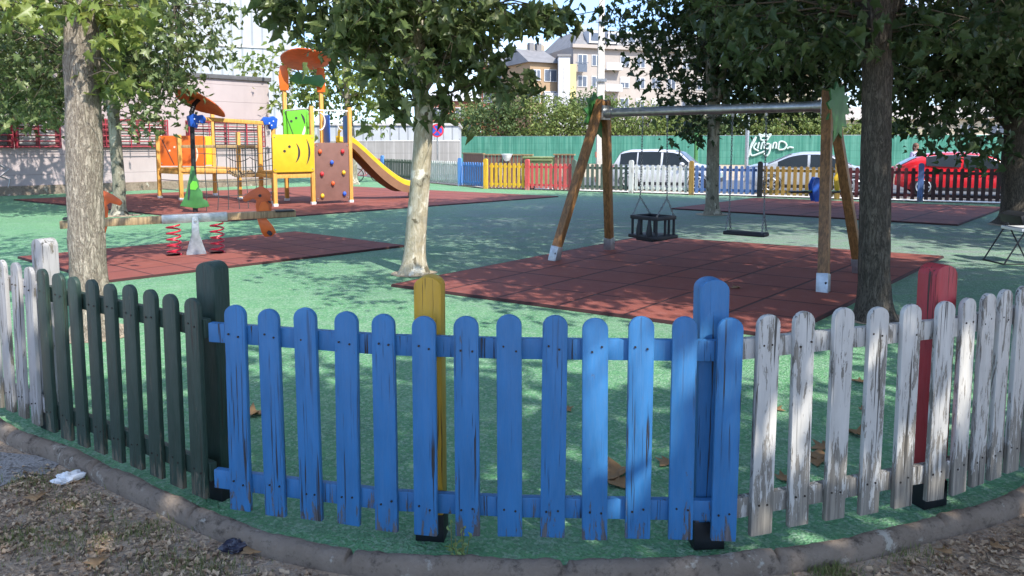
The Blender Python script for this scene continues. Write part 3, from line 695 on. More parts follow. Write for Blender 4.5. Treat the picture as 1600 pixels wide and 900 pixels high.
# climbing wall with coloured holds
wall, wo, wd_, wn = board(p2+U*.06, p3-U*.06, .10, 1.60, 'plate_brown', 'climbing_wall', off=.03, th=.025)
hc = {'r': basic('red_hold', (.62, .03, .04), .5), 'b': basic('blue_hold', (.03, .12, .6), .5), 'y': basic('yellow_hold', (.8, .5, .03), .5), 'o': basic('orange_hold', (.75, .12, .03), .5)}
for x_, z_, k_ in ((.12, 1.37, 'o'), (.75, 1.37, 'r'), (.44, 1.09, 'b'), (.16, .80, 'r'), (.77, .82, 'y'), (.46, .55, 'o'), (.16, .24, 'y'), (.78, .27, 'b')):
    mb = MB(); c = wo+wd_*x_+Vector((0, 0, z_))+wn*.03; mb.sphere(c, (.05, .05, .062), 10, 6); mb.cyl(c+wn*.02, c+wn*.055, .018, .012, 8)
    o = mb.build('hold', hc[k_], wall, smooth=True)
# rails, ring handles
mb = MB(); mb.cyl(p2b+Vector((0, 0, 2.46)), p2+Vector((0, 0, 2.46)), .018); mb.cyl(p2+Vector((0, 0, 2.42)), p3+Vector((0, 0, 2.42)), .02); mb.build('top_rail', M['steel_white'], tw, smooth=True)
for x_ in (.22, .86):
    mb = MB(); c = p2+U*x_+Vector((0, 0, 2.14)); pts = [c+U*math.cos(R(a))*.15+Vector((0, 0, math.sin(R(a))*.22)) for a in (range(-95, 96, 15) if x_ < .5 else range(85, 276, 15))]
    mb.tube(pts, .016, 8); mb.build('hoop_handle', M['steel_white'], tw, smooth=True)
# blue slide entry boards
b_, o_, d_, n_ = board(p3+Vv*.10, p3+Vv*.36, 1.6, 2.3, 'plate_blue', off=.0); b_, o_, d_, n_ = board(p3+Vv*1.15, p3+Vv*1.52, 1.6, 2.36, 'plate_blue', off=.0)
# slide
sl_ = bpy.data.objects.new('slide', None)
s0 = p3+Vv*.52; prof_ = [(0, 1.60), (.22, 1.56), (.5, 1.36), (.9, 1.02), (1.3, .70), (1.7, .44), (2.0, .34), (2.35, .31), (2.62, .31)]
pr = rings([(x, 0, z) for x, z in prof_], 4); vs = []; Wd = .25
sec = [(-Wd-.03, .03), (-Wd-.03, .17), (-Wd-.005, .19), (-Wd+.02, .16), (-Wd+.04, .03), (0, 0), (Wd-.04, .03), (Wd-.02, .16), (Wd+.005, .19), (Wd+.03, .17), (Wd+.03, .03), (0, -.03)]
for p in pr:
    for y_, h_ in sec: vs.append(s0+U*p.x+Vv*y_+Vector((0, 0, p.z+h_)))
ns = len(sec); fs = [(i*ns+j, (i+1)*ns+j, (i+1)*ns+(j+1) % ns, i*ns+(j+1) % ns) for i in range(len(pr)-1) for j in range(ns)]+[tuple(range(ns)), tuple((len(pr)-1)*ns+j for j in range(ns))]
mb = MB(); mb.add(vs, fs); sld = mb.build('slide', M['plate_yellow'], tw, smooth=True, angle=50)
for s_ in (-1, 1):
    mb = MB(); vs = []; fs = []
    for i, p in enumerate(pr):
        dd = .22*math.sin(math.pi*min(1, max(0, p.x/2.3)))**.7+.02
        for (o1, zz) in ((0, .04), (0, -dd), (-.012*s_, -dd), (-.012*s_, .04)): vs.append(s0+U*p.x+Vv*(s_*(Wd+.037)+o1)+Vector((0, 0, p.z+zz)))
    for i in range(len(pr)-1):
        for j in range(4): fs.append((4*i+j, 4*i+4+j, 4*i+4+(j+1) % 4, 4*i+(j+1) % 4))
    mb.add(vs, fs); mb.build('side_board', M['slide_brown'], sld)
mb = MB(); mb.box(s0+U*2.34+Vector((0, 0, .16)), (.20, .50, .31), math.atan2(U.y, U.x)); mb.build('slide_foot', M['slide_brown'], sld, bevel=.01)
mb = MB()
mb.plate([(-.3, 0), (.3, 0), (.26, .30), (.15, .44), (-.15, .44), (-.26, .30), (-.2, .05), (-.16, .28), (0, .34), (.16, .28), (.2, .05)], .03, s0+U*.06+Vector((0, 0, 1.6)), Vv); mb.build('slide_hood', M['plate_yellow'], sld, bevel=.004)
# roofs: curved petals
def petal(cen, ax, ay, rx, ry, z, camber, tilt, mat, th=.02, tilty=0.):
    mb = MB(); N_, Mr = 28, 6; vs = [];
    for lay in (0, 1):
        for i in range(Mr+1):
            r_ = i/Mr
            for j in range(N_):
                a = 2*math.pi*j/N_; x = r_*math.cos(a)*rx; y = r_*math.sin(a)*ry*(1+.10*math.cos(3*a)); vs.append(cen+ax*x+ay*y+Vector((0, 0, z-camber*(x/rx)**2*1.-camber*.4*(y/ry)**2+tilt*x+tilty*y-lay*th)))
    nl = (Mr+1)*N_; fs = []
    for lay in (0, 1):
        for i in range(Mr):
            for j in range(N_): fs.append((lay*nl+i*N_+j, lay*nl+(i+1)*N_+j, lay*nl+(i+1)*N_+(j+1) % N_, lay*nl+i*N_+(j+1) % N_))
    fs += [(Mr*N_+j, nl+Mr*N_+j, nl+Mr*N_+(j+1) % N_, Mr*N_+(j+1) % N_) for j in range(N_)]
    mb.add(vs, fs); return mb.build('roof', M[mat], tw, smooth=True)
tcn = (p2b+p3b)/2-Vv*.25
rx_ = Vector((.93, .37, 0)); ry_ = Vector((-.37, .93, 0))
petal(tcn+U*.04, rx_, ry_, .70, .80, 3.80, -.10, 0, 'plate_rust', .03, -.24)
for pp in (p2b, p3b):
    s_ = 1 if pp is p3b else -1
    mb = MB(); mb.plate([(-.11, 3.0), (.11, 3.0), (.12, 3.35), (.09, 3.66), (-.09, 3.66), (-.14, 3.35)], .03, pp-ry_*.07, rx_); mb.build('roof_bracket', M['plate_orange'], tw, bevel=.004)
mb = MB(); mb.plate([(-.45, 3.28), (-.2, 3.18), (.1, 3.2), (.5, 3.12), (.62, 3.3), (.5, 3.48), (.1, 3.4), (-.2, 3.52)], .03, (p2b+p3b)/2-Vv*.12, U); mb.build('leaf_board', M['plate_dgreen'], tw, bevel=.004)
# net frame in front
Fp = Vector((-7.17, 16.75, 0))-T0; G = p1
nd = (G-Fp).normalized(); fl = (G-Fp).length
mb = MB(); mb.tube([Fp+Vector((0, 0, z)) for z in (0, .8, 1.6, 2.3)], [.055, .052, .05, .05], 12); mb.build('pole', M['shoe'], tw, smooth=True)
tree_p = [(-.30, .06), (.05, .0), (.34, .04), (.30, .16), (.20, .22), (.20, .36), (.13, .45), (.12, .62), (.07, .72), (.03, .95), (-.03, .95), (-.06, .75), (-.10, .60), (-.14, .40), (-.22, .2)]
mb = MB(); mb.plate([(x, z+.12) for x, z in tree_p], .03, Fp-Vector((0, .075, 0)), (1, .1, 0)); g_ = mb.build('tree_board', M['plate_dgreen'], tw, bevel=.006)
mb = MB(); mb.plate([(x*.3+.03, z*.16+.55) for x, z in ((-.3, 0), (.1, -.1), (.3, .4), (.2, 1.1), (-.1, 1.2), (-.3, .6))], .006, Fp-Vector((0, .095, 0)), (1, .1, 0)); mb.build('leaf_patch', M['plate_green'], g_)
mb = MB(); mb.plate([(x*.03-.09, z*.3+.33) for x, z in ((-1, 0), (0, -.1), (1, .4), (1.2, 1.1), (.5, 1.2), (-.5, .6))], .006, Fp-Vector((0, .095, 0)), (1, .1, 0)); mb.build('cutout', M['slot'], g_)
mb = MB(); mb.bar(Fp+Vector((0, 0, 2.14)), G+Vector((0, 0, 2.06)), .09, .09); mb.build('beam', M['pine'], tw, bevel=.01)
mb = MB(); mb.bar(G+Vector((0, 0, 1.7)), G+Vector((0, 0, 2.0)), .09, .09); mb.build('post_head', M['pine'], tw, bevel=.01)
brk = [(-.13, -.12), (0, -.16), (.03, -.05), (.16, -.06), (.19, .04), (.12, .12), (.02, .10), (-.06, .14), (-.16, .08)]
for P, s_ in ((Fp, 1), (G, -1)):
    mb = MB(); mb.plate([(x*s_*1.15+.09*s_, z*1.1+2.09) for x, z in brk], .13, P-Vv*.0, nd); k_ = mb.build('bracket', M['plate_blue'], tw, bevel=.01)
    mb = MB(); nn_ = nd.cross(Vector((0, 0, 1)))
    for (x, z) in ((.03, 2.12), (.14, 2.07), (.08, 2.02)):
        mb = MB(); c = P+nd*x*s_+Vector((0, 0, z))+nn_*.065; mb.cyl(c, c+nn_*.008, .017, .017, 10); mb.build('bolt', M['steel_white'], k_)
# roof over the net frame
petal(Fp+Vector((.08, .3, 0)), Vector((1, .15, 0)).normalized(), Vector((-.15, 1, 0)).normalized(), .52, .50, 2.56, .10, -.36, 'plate_rust', .025, -.42)
mb = MB(); mb.tube([Fp+Vector((0, 0, 2.25)), Fp+Vector((.02, .1, 2.45)), Fp+Vector((.06, .25, 2.56))], .05, 10); mb.build('roof_bracket', M['shoe'], tw, smooth=True)
def sag(a, b, s, n=8): return [a.lerp(b, i/n)-Vector((0, 0, 4*s*(i/n)*(1-i/n))) for i in range(n+1)]
mb = MB()
for i in range(7):
    x = .28+i*(fl-.5)/6; a = Fp+nd*x+Vector((rng.uniform(-.03, .03), 0, 0)); mb.tube([a+Vector((rng.uniform(-.02, .02), 0, z)) for z in (.02, .4, .8, 1.2, 1.6, 2.08)], .009, 6)
for z in (.35, .68, 1.0, 1.32): mb.tube(sag(Fp+Vector((0, 0, z+.05)), G+Vector((0, 0, z+.05)), .05), .009, 6)
mb.build('climbing_net', M['rope'], tw, smooth=True)
# left platform
def lw(x, y): return Vector((x, y, 0))-T0
Aa, Bb = lw(-10.05, 21.15), lw(-9.08, 20.35); Cc = lw(-7.62, 20.75); Dd = lw(-8.95, 22.35)
for p, z in ((Aa, 1.82), (Bb, 1.82), (Cc, 1.90), (Dd, 2.55)): tp(p, .05, z, 'pine', .10)
deck([Aa, Bb, Cc, Dd], .88)
mid = Aa.lerp(Dd, .58)
b_, o_, d_, n_ = board(Aa+Vector((.05, 0, 0)), Bb.lerp(Cc, .30)+Vector((0, .55, 0)), .95, 1.80, 'plate_orange', off=.0)
marks(b_, o_, d_, [('line', .08, 1.7, .42, .98, .02)]); marks(b_, o_, d_, [('dot', .30, 1.38, .03), ('dot', .45, 1.48, .03), ('arc', .62, 1.3, .5, -30, 25, .05)], 'pale_mark', 'routed_line')
b_, o_, d_, n_ = board(mid, Dd, .95, 1.80, 'plate_yellow', off=.0)
marks(b_, o_, d_, [('dot', .20, 1.63, .025), ('dot', .42, 1.63, .025)])
# side rungs of the left platform
for z in (.30, .56): 
    mb = MB(); mb.cyl(Aa+Vector((0, 0, z)), Bb+Vector((0, 0, z)), .014); mb.build('rung', M['galv'], tw, smooth=True)
# log rails and rope bridge between left platform and tower
mb = MB(); mb.bar(Bb+Vector((0, 0, 1.50)), Cc+Vector((0, 0, 1.50)), .07, .08); mb.build('handrail', M['plank'], tw, bevel=.01)
mb = MB(); mb.bar(Cc+Vector((0, 0, 1.50)), p1b+Vector((0, 0, 1.50)), .07, .08); mb.build('handrail', M['plank'], tw, bevel=.01)
E0, E1 = Cc, p1b+U*.1; bd = (E1-E0); nb_ = Vector((-bd.y, bd.x, 0)).normalized()
for i in range(9):
    t = (i+.5)/9; c = E0.lerp(E1, t)+Vector((0, 0, .84-.14*4*t*(1-t)))
    mb = MB(); mb.bar(c-nb_*.33, c+nb_*.33, .13, .05); mb.build('bridge_plank', M['plank'], tw, bevel=.008)
mb = MB()
for s_ in (-.3, .3):
    for zz, sg in ((.88, .14), (1.2, .10), (1.46, .02)): mb.tube(sag(E0+nb_*s_+Vector((0, 0, zz)), E1+nb_*s_+Vector((0, 0, zz)), sg), .01, 6)
    for i in range(1, 8): t = i/8; c = E0.lerp(E1, t)+nb_*s_; mb.tube([c+Vector((0, 0, .88-.14*4*t*(1-t))), c+Vector((0, 0, 1.46))], .009, 6)
mb.build('bridge_net', M['rope'], tw, smooth=True)
bb2 = Bb+Vector((0, 0, 0)); E2 = p1+Vector((0, 0, 0))
mb = MB(); mb.bar(Bb+Vector((0, 0, .86)), Cc+Vector((0, 0, .80)), .12, .12); mb.build('log', M['pine'], tw, bevel=.03)

# ------------------------------------------------------------------ spring rider near the far fence
sr0 = gp(1290, 322); sr = thing('spring_rider', 'blue figure-shaped spring rider on a low board before the ochre fence panel', 'spring rider', sr0)
mb = MB(); pts = [Vector((math.cos(a*.5)*.08, math.sin(a*.5)*.08, .02+.0045*a)) for a in range(0, 64)]; mb.tube(pts, .012, 6); mb.build('spring', M['shoe'], sr, smooth=True)
mb = MB(); mb.box((-.30, 0, .36), (1.25, .20, .05)); mb.build('board', M['shoe'], sr, bevel=.01)
mb = MB(); mb.box((-.30, 0, .39), (.60, .19, .012)); mb.box((.15, 0, .39), (.5, .19, .012)); mb.build('seat', M['plate_dgreen'], sr, bevel=.004)
fig = [(-.05, 0), (-.11, .2), (-.13, .42), (-.09, .52), (-.04, .62), (.05, .60), (.09, .5), (.09, .3), (.06, .15), (.05, 0)]
mb = MB(); mb.plate(fig, .035, (-.28, -.12, .12), (1, 0, 0)); f_ = mb.build('side_board', M['plate_blue'], sr, bevel=.01)
mb = MB(); mb.plate(fig, .035, (-.28, .12, .12), (1, 0, 0)); mb.build('side_board', M['plate_blue'], sr, bevel=.01)
mb = MB(); mb.plate([(x*.8, z*.8) for x, z in fig], .035, (.28, 0, .38), (1, 0, 0)); mb.build('back_board', M['plate_yellow'], sr, bevel=.01)
mb = MB(); mb.cyl((-.25, -.22, .70), (-.25, .22, .70), .014); mb.build('handle', M['blackrub'], sr)

# ------------------------------------------------------------------ folding chair at the right edge
fc0 = gp(1602, 414); fc = thing('folding_chair', 'metal folding chair with black back half cut off at the right edge', 'chair', fc0)
a_ = M['shoe']
for y_ in (0, .42):
    mb = MB(); mb.tube([(-.28, y_, .0), (-.02, y_, .45), (.06, y_, .62)], .010, 8); mb.build('leg', a_, fc, smooth=True)
    mb = MB(); mb.tube([(.30, y_, .0), (.05, y_, .45), (-.02, y_, .56)], .010, 8); mb.build('leg', a_, fc, smooth=True)
mb = MB(); mb.box((.13, .21, .45), (.40, .42, .04)); mb.build('seat', M['steel_white'], fc, bevel=.01)
mb = MB(); mb.box((-.02, .21, .60), (.14, .44, .12), Matrix.Rotation(-.35, 3, 'Y')); mb.build('backrest', M['blackrub'], fc, bevel=.01)
mb = MB(); mb.cyl((-.28, 0, .01), (-.28, .42, .01), .010); mb.cyl((.30, 0, .01), (.30, .42, .01), .010); mb.cyl((-.28, 0, .01), (.30, 0, .01), .008); mb.build('foot_bar', a_, fc, smooth=True)

# ------------------------------------------------------------------ low pink building on the left
def wallmat(name, c, c2, per, vert=False, depth=.006, line=.12):
    n = NT(name); s = n.sep()
    ax = s[0] if vert else s[2]
    fr = n.math('FRACT', n.math('DIVIDE', ax, per)); ln = n.ramp(n.math('MINIMUM', fr, n.math('SUBTRACT', 1., fr)), line*.6, line*.25)
    c_ = n.mix(n.ramp(n.noise(.7, 6, .6), .35, .7), c, c2)
    c_ = n.mix(n.math('MULTIPLY', n.ramp(n.noise(1., 5, .7, n.map((3, 3, .6))), .5, .8), .35), c_, tuple(x*.75 for x in c))
    c_ = n.mix(n.math('MULTIPLY', ln, .45), c_, tuple(x*.45 for x in c))
    n.bump(n.math('SUBTRACT', n.math('MULTIPLY', n.noise(40., 4, .6), .2), ln), .6, depth)
    return n.fin(c_, .85, 0, .25)
M['pinkwall'] = wallmat('pinkish_painted_wall', (.38, .325, .32), (.43, .365, .36), .62, line=.04)
M['whiteribs'] = wallmat('white_ribbed_cladding', (.36, .38, .395), (.43, .45, .465), .55, True, .04, .2)
M['winred'] = basic('dark_red_window_bar', (.36, .03, .05), .45)
M['winred_dull'] = basic('dull_red_frame', (.16, .035, .04), .55)
M['slat'] = basic('pale_shutter_slat', (.52, .50, .48), .6)
M['glass_dark'] = basic('dark_window_glass', (.04, .045, .055), .12, 0, .3, 2, .02)
WA, WB = Vector((-15.45, 22.4, 0)), Vector((-9.25, 28.55, 0)); WD = (WB-WA).normalized(); WN = Vector((WD.y, -WD.x, 0))
pb = thing('low_building', 'low pinkish building with red barred windows behind the climbing tower', 'building', WA, math.atan2(WD.y, WD.x))
WL = (WB-WA).length
def onwall(px):
    k = (px-800)/F; return (k*WA.y-WA.x)/(WD.x-k*WD.y)
mb = MB(); x0 = -9; HW = 3.93
mb.box(((x0+WL)/2, 5, HW/2-.1), (WL-x0, 10, HW+.2)); mb.build('wall', M['pinkwall'], pb)
mb = MB(); mb.box(((x0+WL)/2, 5, HW+.07), (WL-x0+.16, 10.16, .15)); mb.build('roof_edge', M['asphalt'], pb, bevel=.01)
mb = MB(); mb.box(((x0+WL)/2, -.02, .14), (WL-x0, .05, .30)); mb.build('plinth', M['kerb'], pb)
def barred(xa, xb, shutter):
    zl, zh = 1.50, 2.36
    mb = MB(); mb.box(((xa+xb)/2, -.01, (zl+zh)/2), (xb-xa, .05, zh-zl)); wdw = mb.build('window', M['glass_dark'] if not shutter else M['slat'], pb)
    mb = MB(); n = max(2, int((xb-xa)/1.05))
    for i in range(n+1):
        x = xa+(xb-xa)*i/n; mb.box((x, -.05, (zl+zh)/2), (.10, .06, zh-zl))
    mb.box(((xa+xb)/2, -.05, zl), (xb-xa+.1, .07, .07)); mb.box(((xa+xb)/2, -.05, zh), (xb-xa+.1, .07, .07)); mb.box(((xa+xb)/2, -.048, (zl+zh)/2+.17), (xb-xa, .05, .05))
    mb.build('frame', M['winred_dull'], wdw)
    if shutter:
        mb = MB()
        for i in range(9): mb.box(((xa+xb)/2, -.045, zl+.07+i*.09), (xb-xa-.1, .03, .05), Matrix.Rotation(.5, 3, 'X'))
        mb.build('shutter', M['slat'], wdw)
    mb = MB(); o_ = -.30
    for z in (1.48, 1.66, 1.84, 2.02, 2.20, 2.36):
        mb.tube([(xa-.05, 0, z), (xa-.05, o_, z), (xb+.05, o_, z), (xb+.05, 0, z)], .017, 5)
    n = max(2, int((xb-xa)/.55))
    for i in range(n+1):
        x = xa-.05+(xb-xa+.1)*i/n; mb.tube([(x, o_, 1.44), (x, o_, 2.40)], .017 if i % 3 else .026, 5)
    for x in (xa-.05, xb+.05):
        for y in (0, o_/2): mb.tube([(x, y, 1.44), (x, y, 2.40)], .017, 5)
    mb.build('window_bars', M['winred'], wdw)
for a, b, s in ((-60, 18, 0), (30, 92, 1), (158, 172, 0), (176, 258, 1), (296, 408, 1)): barred(onwall(a), onwall(b), s)
# a pale spray mark low on the wall at the left
mb = MB(); x = onwall(8); mb.tube([(x-.1, -.012, .95), (x+.1, -.012, .8), (x-.12, -.012, .62), (x+.12, -.012, .5), (x+.05, -.012, .25)], .04, 6, flat=.3); mb.build('paint_mark', M['steel_white'], pb)

# big white hall and its low wing
Hc = at(457, 100, 44); hall = thing('white_hall', 'tall white ribbed hall rising behind the low pink building', 'building', (Hc.x, 44, 0), .42)
mb = MB(); mb.box((-13, 8, 9), (26, 16, 18)); mb.build('wall', M['whiteribs'], hall)
mb = MB()
for z in (3.9, 7.1, 10.5): mb.box((-13, -.03, z), (26.1, .06, .10))
mb.build('seam', M['slat'], hall)
mb = MB(); mb.box((-13, 8, 18.1), (26.4, 16.4, .25)); mb.build('roof_edge', M['galv'], hall)
wing = thing('white_wing', 'low white annexe wall between the slide and the middle tree', 'building', (Hc.x+.3, 46, 0), .05)
mb = MB(); mb.box((4.6, 5, 1.3), (9.2, 10, 2.9)); mb.build('wall', M['whiteribs'], wing)
mb = MB(); mb.box((4.6, 5, 2.8), (9.4, 10.2, .14)); mb.build('roof_edge', M['slat'], wing)

# ------------------------------------------------------------------ mesh covered fence across the lot
def netmat(name, c, c2):
    n = NT(name); s = n.sep()
    fold = n.noise(1., 4, .6, n.map((1.2, 1, .5))); v = n.noise(1., 3, .6, n.map((4.5, 1, .15)))
    bar = n.math('FRACT', n.math('MULTIPLY', s[0], 1/.52)); br = n.ramp(bar, .14, .06)
    hb = n.math('FRACT', n.math('MULTIPLY', s[2], 1/.62)); hr = n.ramp(hb, .09, .04)
    k = n.mix(n.ramp(v, .4, .65), c, c2); k = n.mix(n.math('MULTIPLY', n.ramp(fold, .45, .7), .6), k, tuple(x*.75 for x in c))
    k = n.mix(n.math('MULTIPLY', br, .35), k, tuple(min(1, x*1.5+.05) for x in c)); k = n.mix(n.math('MULTIPLY', hr, .4), k, tuple(x*.6 for x in c))
    n.bump(n.math('ADD', fold, v), .5, .05)
    return n.fin(k, .75, 0, .2)
M['net_green'] = netmat('green_shade_net', (.045, .185, .135), (.10, .27, .205))
M['net_grey'] = netmat('grey_panel', (.26, .25, .235), (.31, .30, .285))
def netfence(a, b, h, mat, label, step=3.0, nm='screen_fence'):
    d = (b-a); L_ = d.length; t = thing(nm, label, 'fence', a, math.atan2(d.y, d.x))
    mb = MB(); n = int(L_/.5); vs = []; fs = []
    for i in range(n+1):
        x = L_*i/n; y = .05*noise.noise((x*.7, 0, a.x))
        vs += [(x, y, .02), (x, y+.03*noise.noise((x*2, 5, 0)), h*.5), (x, y, h-.03+.02*noise.noise((x, 2, 2)))]
    for i in range(n):
        for j in (0, 1): fs.append((3*i+j, 3*i+3+j, 3*i+4+j, 3*i+1+j))
    mb.add(vs, fs); mb.build('screen', M[mat], t, smooth=True)
    k = int(L_/step)
    for i in range(k+1):
        mb = MB(); x = L_*i/k; mb.cyl((x, .12, 0), (x, .12, h+.08), .035, .035, 8); mb.build('fence_pole', M['galv'], t)
    mb = MB(); mb.cyl((0, .1, h-.02), (L_, .1, h-.02), .022, .022, 6); mb.build('top_rail', M['galv'], t)
    return t
G0 = Vector((-5.0, 72, -.2)); G1 = Vector((48, 56, -.2))
GH = 2.55
gf = netfence(G0, G1, GH, 'net_green', 'long green net covered fence behind the parked cars with white graffiti', 3.0)
g2 = at(540, 240, 66); netfence(Vector((at(500, 240, 42.5).x, 42.5, -.2)), Vector((at(719, 240, 43.5).x, 43.5, -.2)), 2.0, 'net_grey', 'grey panelled fence left of the green net fence', 3.2)
# graffiti on the green net
gd = (G1-G0).normalized(); gn = Vector((gd.y, -gd.x, 0))
def ongf(px, py):
    k = (px-800)/F; t = (k*G0.y-G0.x)/(gd.x-k*gd.y); P = G0+gd*t; z = H+(HOR-py)/F*P.y; return Vector((t, -.10, z+.2))
strokes = [[(1168, 245), (1171, 232), (1177, 220), (1179, 214), (1172, 226), (1171, 238), (1174, 243), (1184, 240), (1194, 236)],
 [(1180, 223), (1176, 231), (1184, 236)], [(1184, 222), (1182, 232)], [(1187, 233), (1189, 224), (1193, 223), (1192, 232)], [(1201, 225), (1196, 225), (1194, 231), (1199, 232), (1202, 225), (1201, 236), (1197, 243), (1192, 240)],
 [(1205, 232), (1207, 224), (1211, 224), (1210, 232)], [(1214, 233), (1216, 222), (1223, 222), (1227, 227), (1223, 233), (1215, 234)], [(1228, 232), (1232, 230), (1238, 231)],
 [(1186, 216), (1190, 213), (1198, 214), (1196, 219), (1188, 219), (1186, 216)], [(1186, 214), (1184, 210), (1190, 212), (1193, 209), (1196, 212), (1202, 210), (1199, 215)]]
mb = MB()
for s in strokes: mb.tube(rings([ongf(x, y) for x, y in s], 4) if len(s) > 2 else [ongf(x, y) for x, y in s], .085, 6)
mb.build('graffiti', basic('faded_white_spray', (.52, .62, .58), .8), gf)
# bare poles standing in the lot
def thinpole(px, Y, h, r, label, mat='galv', cat='pole', extra=None):
    P = at(px, 300, Y); t = thing('metal_pole', label, cat, (P.x, Y, -.2)); mb = MB(); mb.cyl((0, 0, 0), (0, 0, h), r, r, 10); mb.build('shaft', M[mat], t)
    mb = MB(); mb.cyl((0, 0, 0), (0, 0, .1), r*1.8, r*1.8, 10); mb.build('base', M[mat], t); return t
thinpole(1165, 40, 3.6, .10, 'grey metal pole left of the white graffiti')
t_ = thinpole(1086, 50, 3.0, .13, 'dark green pole with a cross bar above the white hatchback', 'plate_dgreen')
mb = MB(); mb.box((0, 0, 2.1), (1.0, .08, .08)); mb.build('cross_bar', M['plate_dgreen'], t_)

# concrete utility pole and cable
up = thing('utility_pole', 'tapered concrete utility pole behind the left end of the swing', 'pole', (at(938, 200, 30).x, 30, -.2))
mb = MB(); mb.bar((0, 0, 0), (0, 0, 2.2), .36, .30); mb.add([(x*.16*k, y*.13*k, z) for z, k in ((2.2, 1), (8.2, .62)) for x, y in ((-1, -1), (1, -1), (1, 1), (-1, 1))], [(0, 1, 5, 4), (1, 2, 6, 5), (2, 3, 7, 6), (3, 0, 4, 7), (4, 5, 6, 7), (3, 2, 1, 0)]); mb.build('shaft', M['mortar'], up, bevel=.01)
M['terracotta'] = basic('terracotta_paint', (.52, .22, .14), .8)
mb = MB()
for z in (.35, .85, 1.35): mb.box((.0, -.005, z), (.385, .32, .22))
mb.build('painted_band', M['terracotta'], up)
for z_, w2_ in ((4.3, .42), (6.6, .5)):
    mb = MB(); mb.box((0, -.14, z_), (w2_, .10, .12)); mb.build('bracket', M['galv'], up)
cb = MB(); c_a = Vector((up.location.x, 30, 6.85)); cb.tube([c_a.lerp(Vector((-16, 34, 8.6)), i/20)-Vector((0, 0, 1.2*4*(i/20)*(1-i/20))) for i in range(21)], .022, 5)
tag(cb.build('overhead_cable', M['rope']), 'thin dark cable running left from the concrete pole across the sky', 'cable')

# no parking sign
sp_ = at(683, 204, 30.5); sg = thing('parking_sign', 'round blue and red no parking sign on a post right of the middle trunk', 'sign', (sp_.x, 30.5, -.1))
zs = sp_.z+.1
mb = MB(); mb.cyl((0, .03, 0), (0, .03, zs+.28), .03, .03, 10); mb.build('post', M['galv'], sg)
mb = MB(); mb.cyl((0, 0, zs), (0, -.02, zs), .27, .27, 28); d_ = mb.build('disc', basic('sign_red', (.62, .03, .06), .4), sg)
mb = MB(); mb.cyl((0, -.021, zs), (0, -.026, zs), .205, .205, 28); mb.build('blue_field', basic('sign_blue', (.03, .09, .5), .4), d_)
mb = MB(); mb.bar((-.16, -.028, zs+.16), (.16, -.028, zs-.16), .05, .004, (0, 1, 0)); mb.bar((-.16, -.031, zs-.16), (.16, -.031, zs+.16), .05, .004, (0, 1, 0)); mb.build('red_bar', basic('sign_bar_red', (.62, .03, .06), .4), d_)

# brown slatted enclosure, green bin and white basin beyond the yellow and red panels
def slatwall(px0, px1, Y0, Y1, h, label):
    a = at(px0, 260, Y0); b = at(px1, 260, Y1); a.z = b.z = -.1; d = b-a; t = thing('slatted_enclosure', label, 'enclosure', a, math.atan2(d.y, d.x)); n = int(d.length/.14)
    mb = MB()
    for i in range(n): mb.box((d.length*(i+.5)/n, 0, h/2), (.12, .025, h-.04))
    mb.build('slats', M['brown_slats'], t)
    mb = MB(); mb.box((d.length/2, 0, h), (d.length+.06, .09, .05)); mb.box((d.length/2, .04, .3), (d.length, .04, .09)); mb.build('top_rail', M['plank'], t); return t
slatwall(757, 832, 27.9, 27.1, 1.28, 'brown slatted enclosure behind the yellow panel')
slatwall(866, 897, 26.6, 26.2, 1.30, 'short brown slatted screen behind the right end of the faded red panel')
slatwall(724, 756, 31.0, 28.6, 1.30, 'brown slatted screen behind the narrow pale blue panel')
cbn = at(847, 262, 27.2); bn = thing('waste_container', 'olive green waste container with a flat lid behind the red panel', 'container', (cbn.x, 27.2, -.1), -.3)
M['olive'] = basic('olive_plastic', (.22, .29, .13), .5)
mb = MB(); mb.add([(-.5, -.35, .15), (.5, -.35, .15), (.5, .35, .15), (-.5, .35, .15), (-.58, -.42, 1.15), (.58, -.42, 1.15), (.58, .42, 1.15), (-.58, .42, 1.15)], [(0, 1, 5, 4), (1, 2, 6, 5), (2, 3, 7, 6), (3, 0, 4, 7), (4, 5, 6, 7), (3, 2, 1, 0)]); mb.build('body', M['olive'], bn, bevel=.03)
mb = MB(); mb.box((0, 0, 1.19), (1.24, .92, .07)); mb.box((0, -.44, 1.10), (1.0, .06, .05)); mb.build('lid', M['olive'], bn, bevel=.02)
for x in (-.4, .4):
    for y in (-.28, .28):
        mb = MB(); mb.cyl((x-.03, y, .08), (x+.03, y, .08), .08, .08, 12); mb.build('wheel', M['blackrub'], bn)
bs = at(792, 248, 27.2); bz = thing('white_basin', 'small white basin on the slatted enclosure behind the yellow pickets', 'basin', (bs.x, 27.3, .95))
mb = MB(); mb.tube([(0, 0, 0), (0, 0, .05), (0, 0, .18), (0, 0, .25)], [.08, .12, .18, .2], 18); mb.build('bowl', M['steel_white'], bz, smooth=True)
mb = MB(); mb.tube([(.2*math.cos(a), .2*math.sin(a), .25) for a in np.linspace(0, 2*math.pi, 19)], .012, 6); mb.build('rim', M['steel_white'], bz)

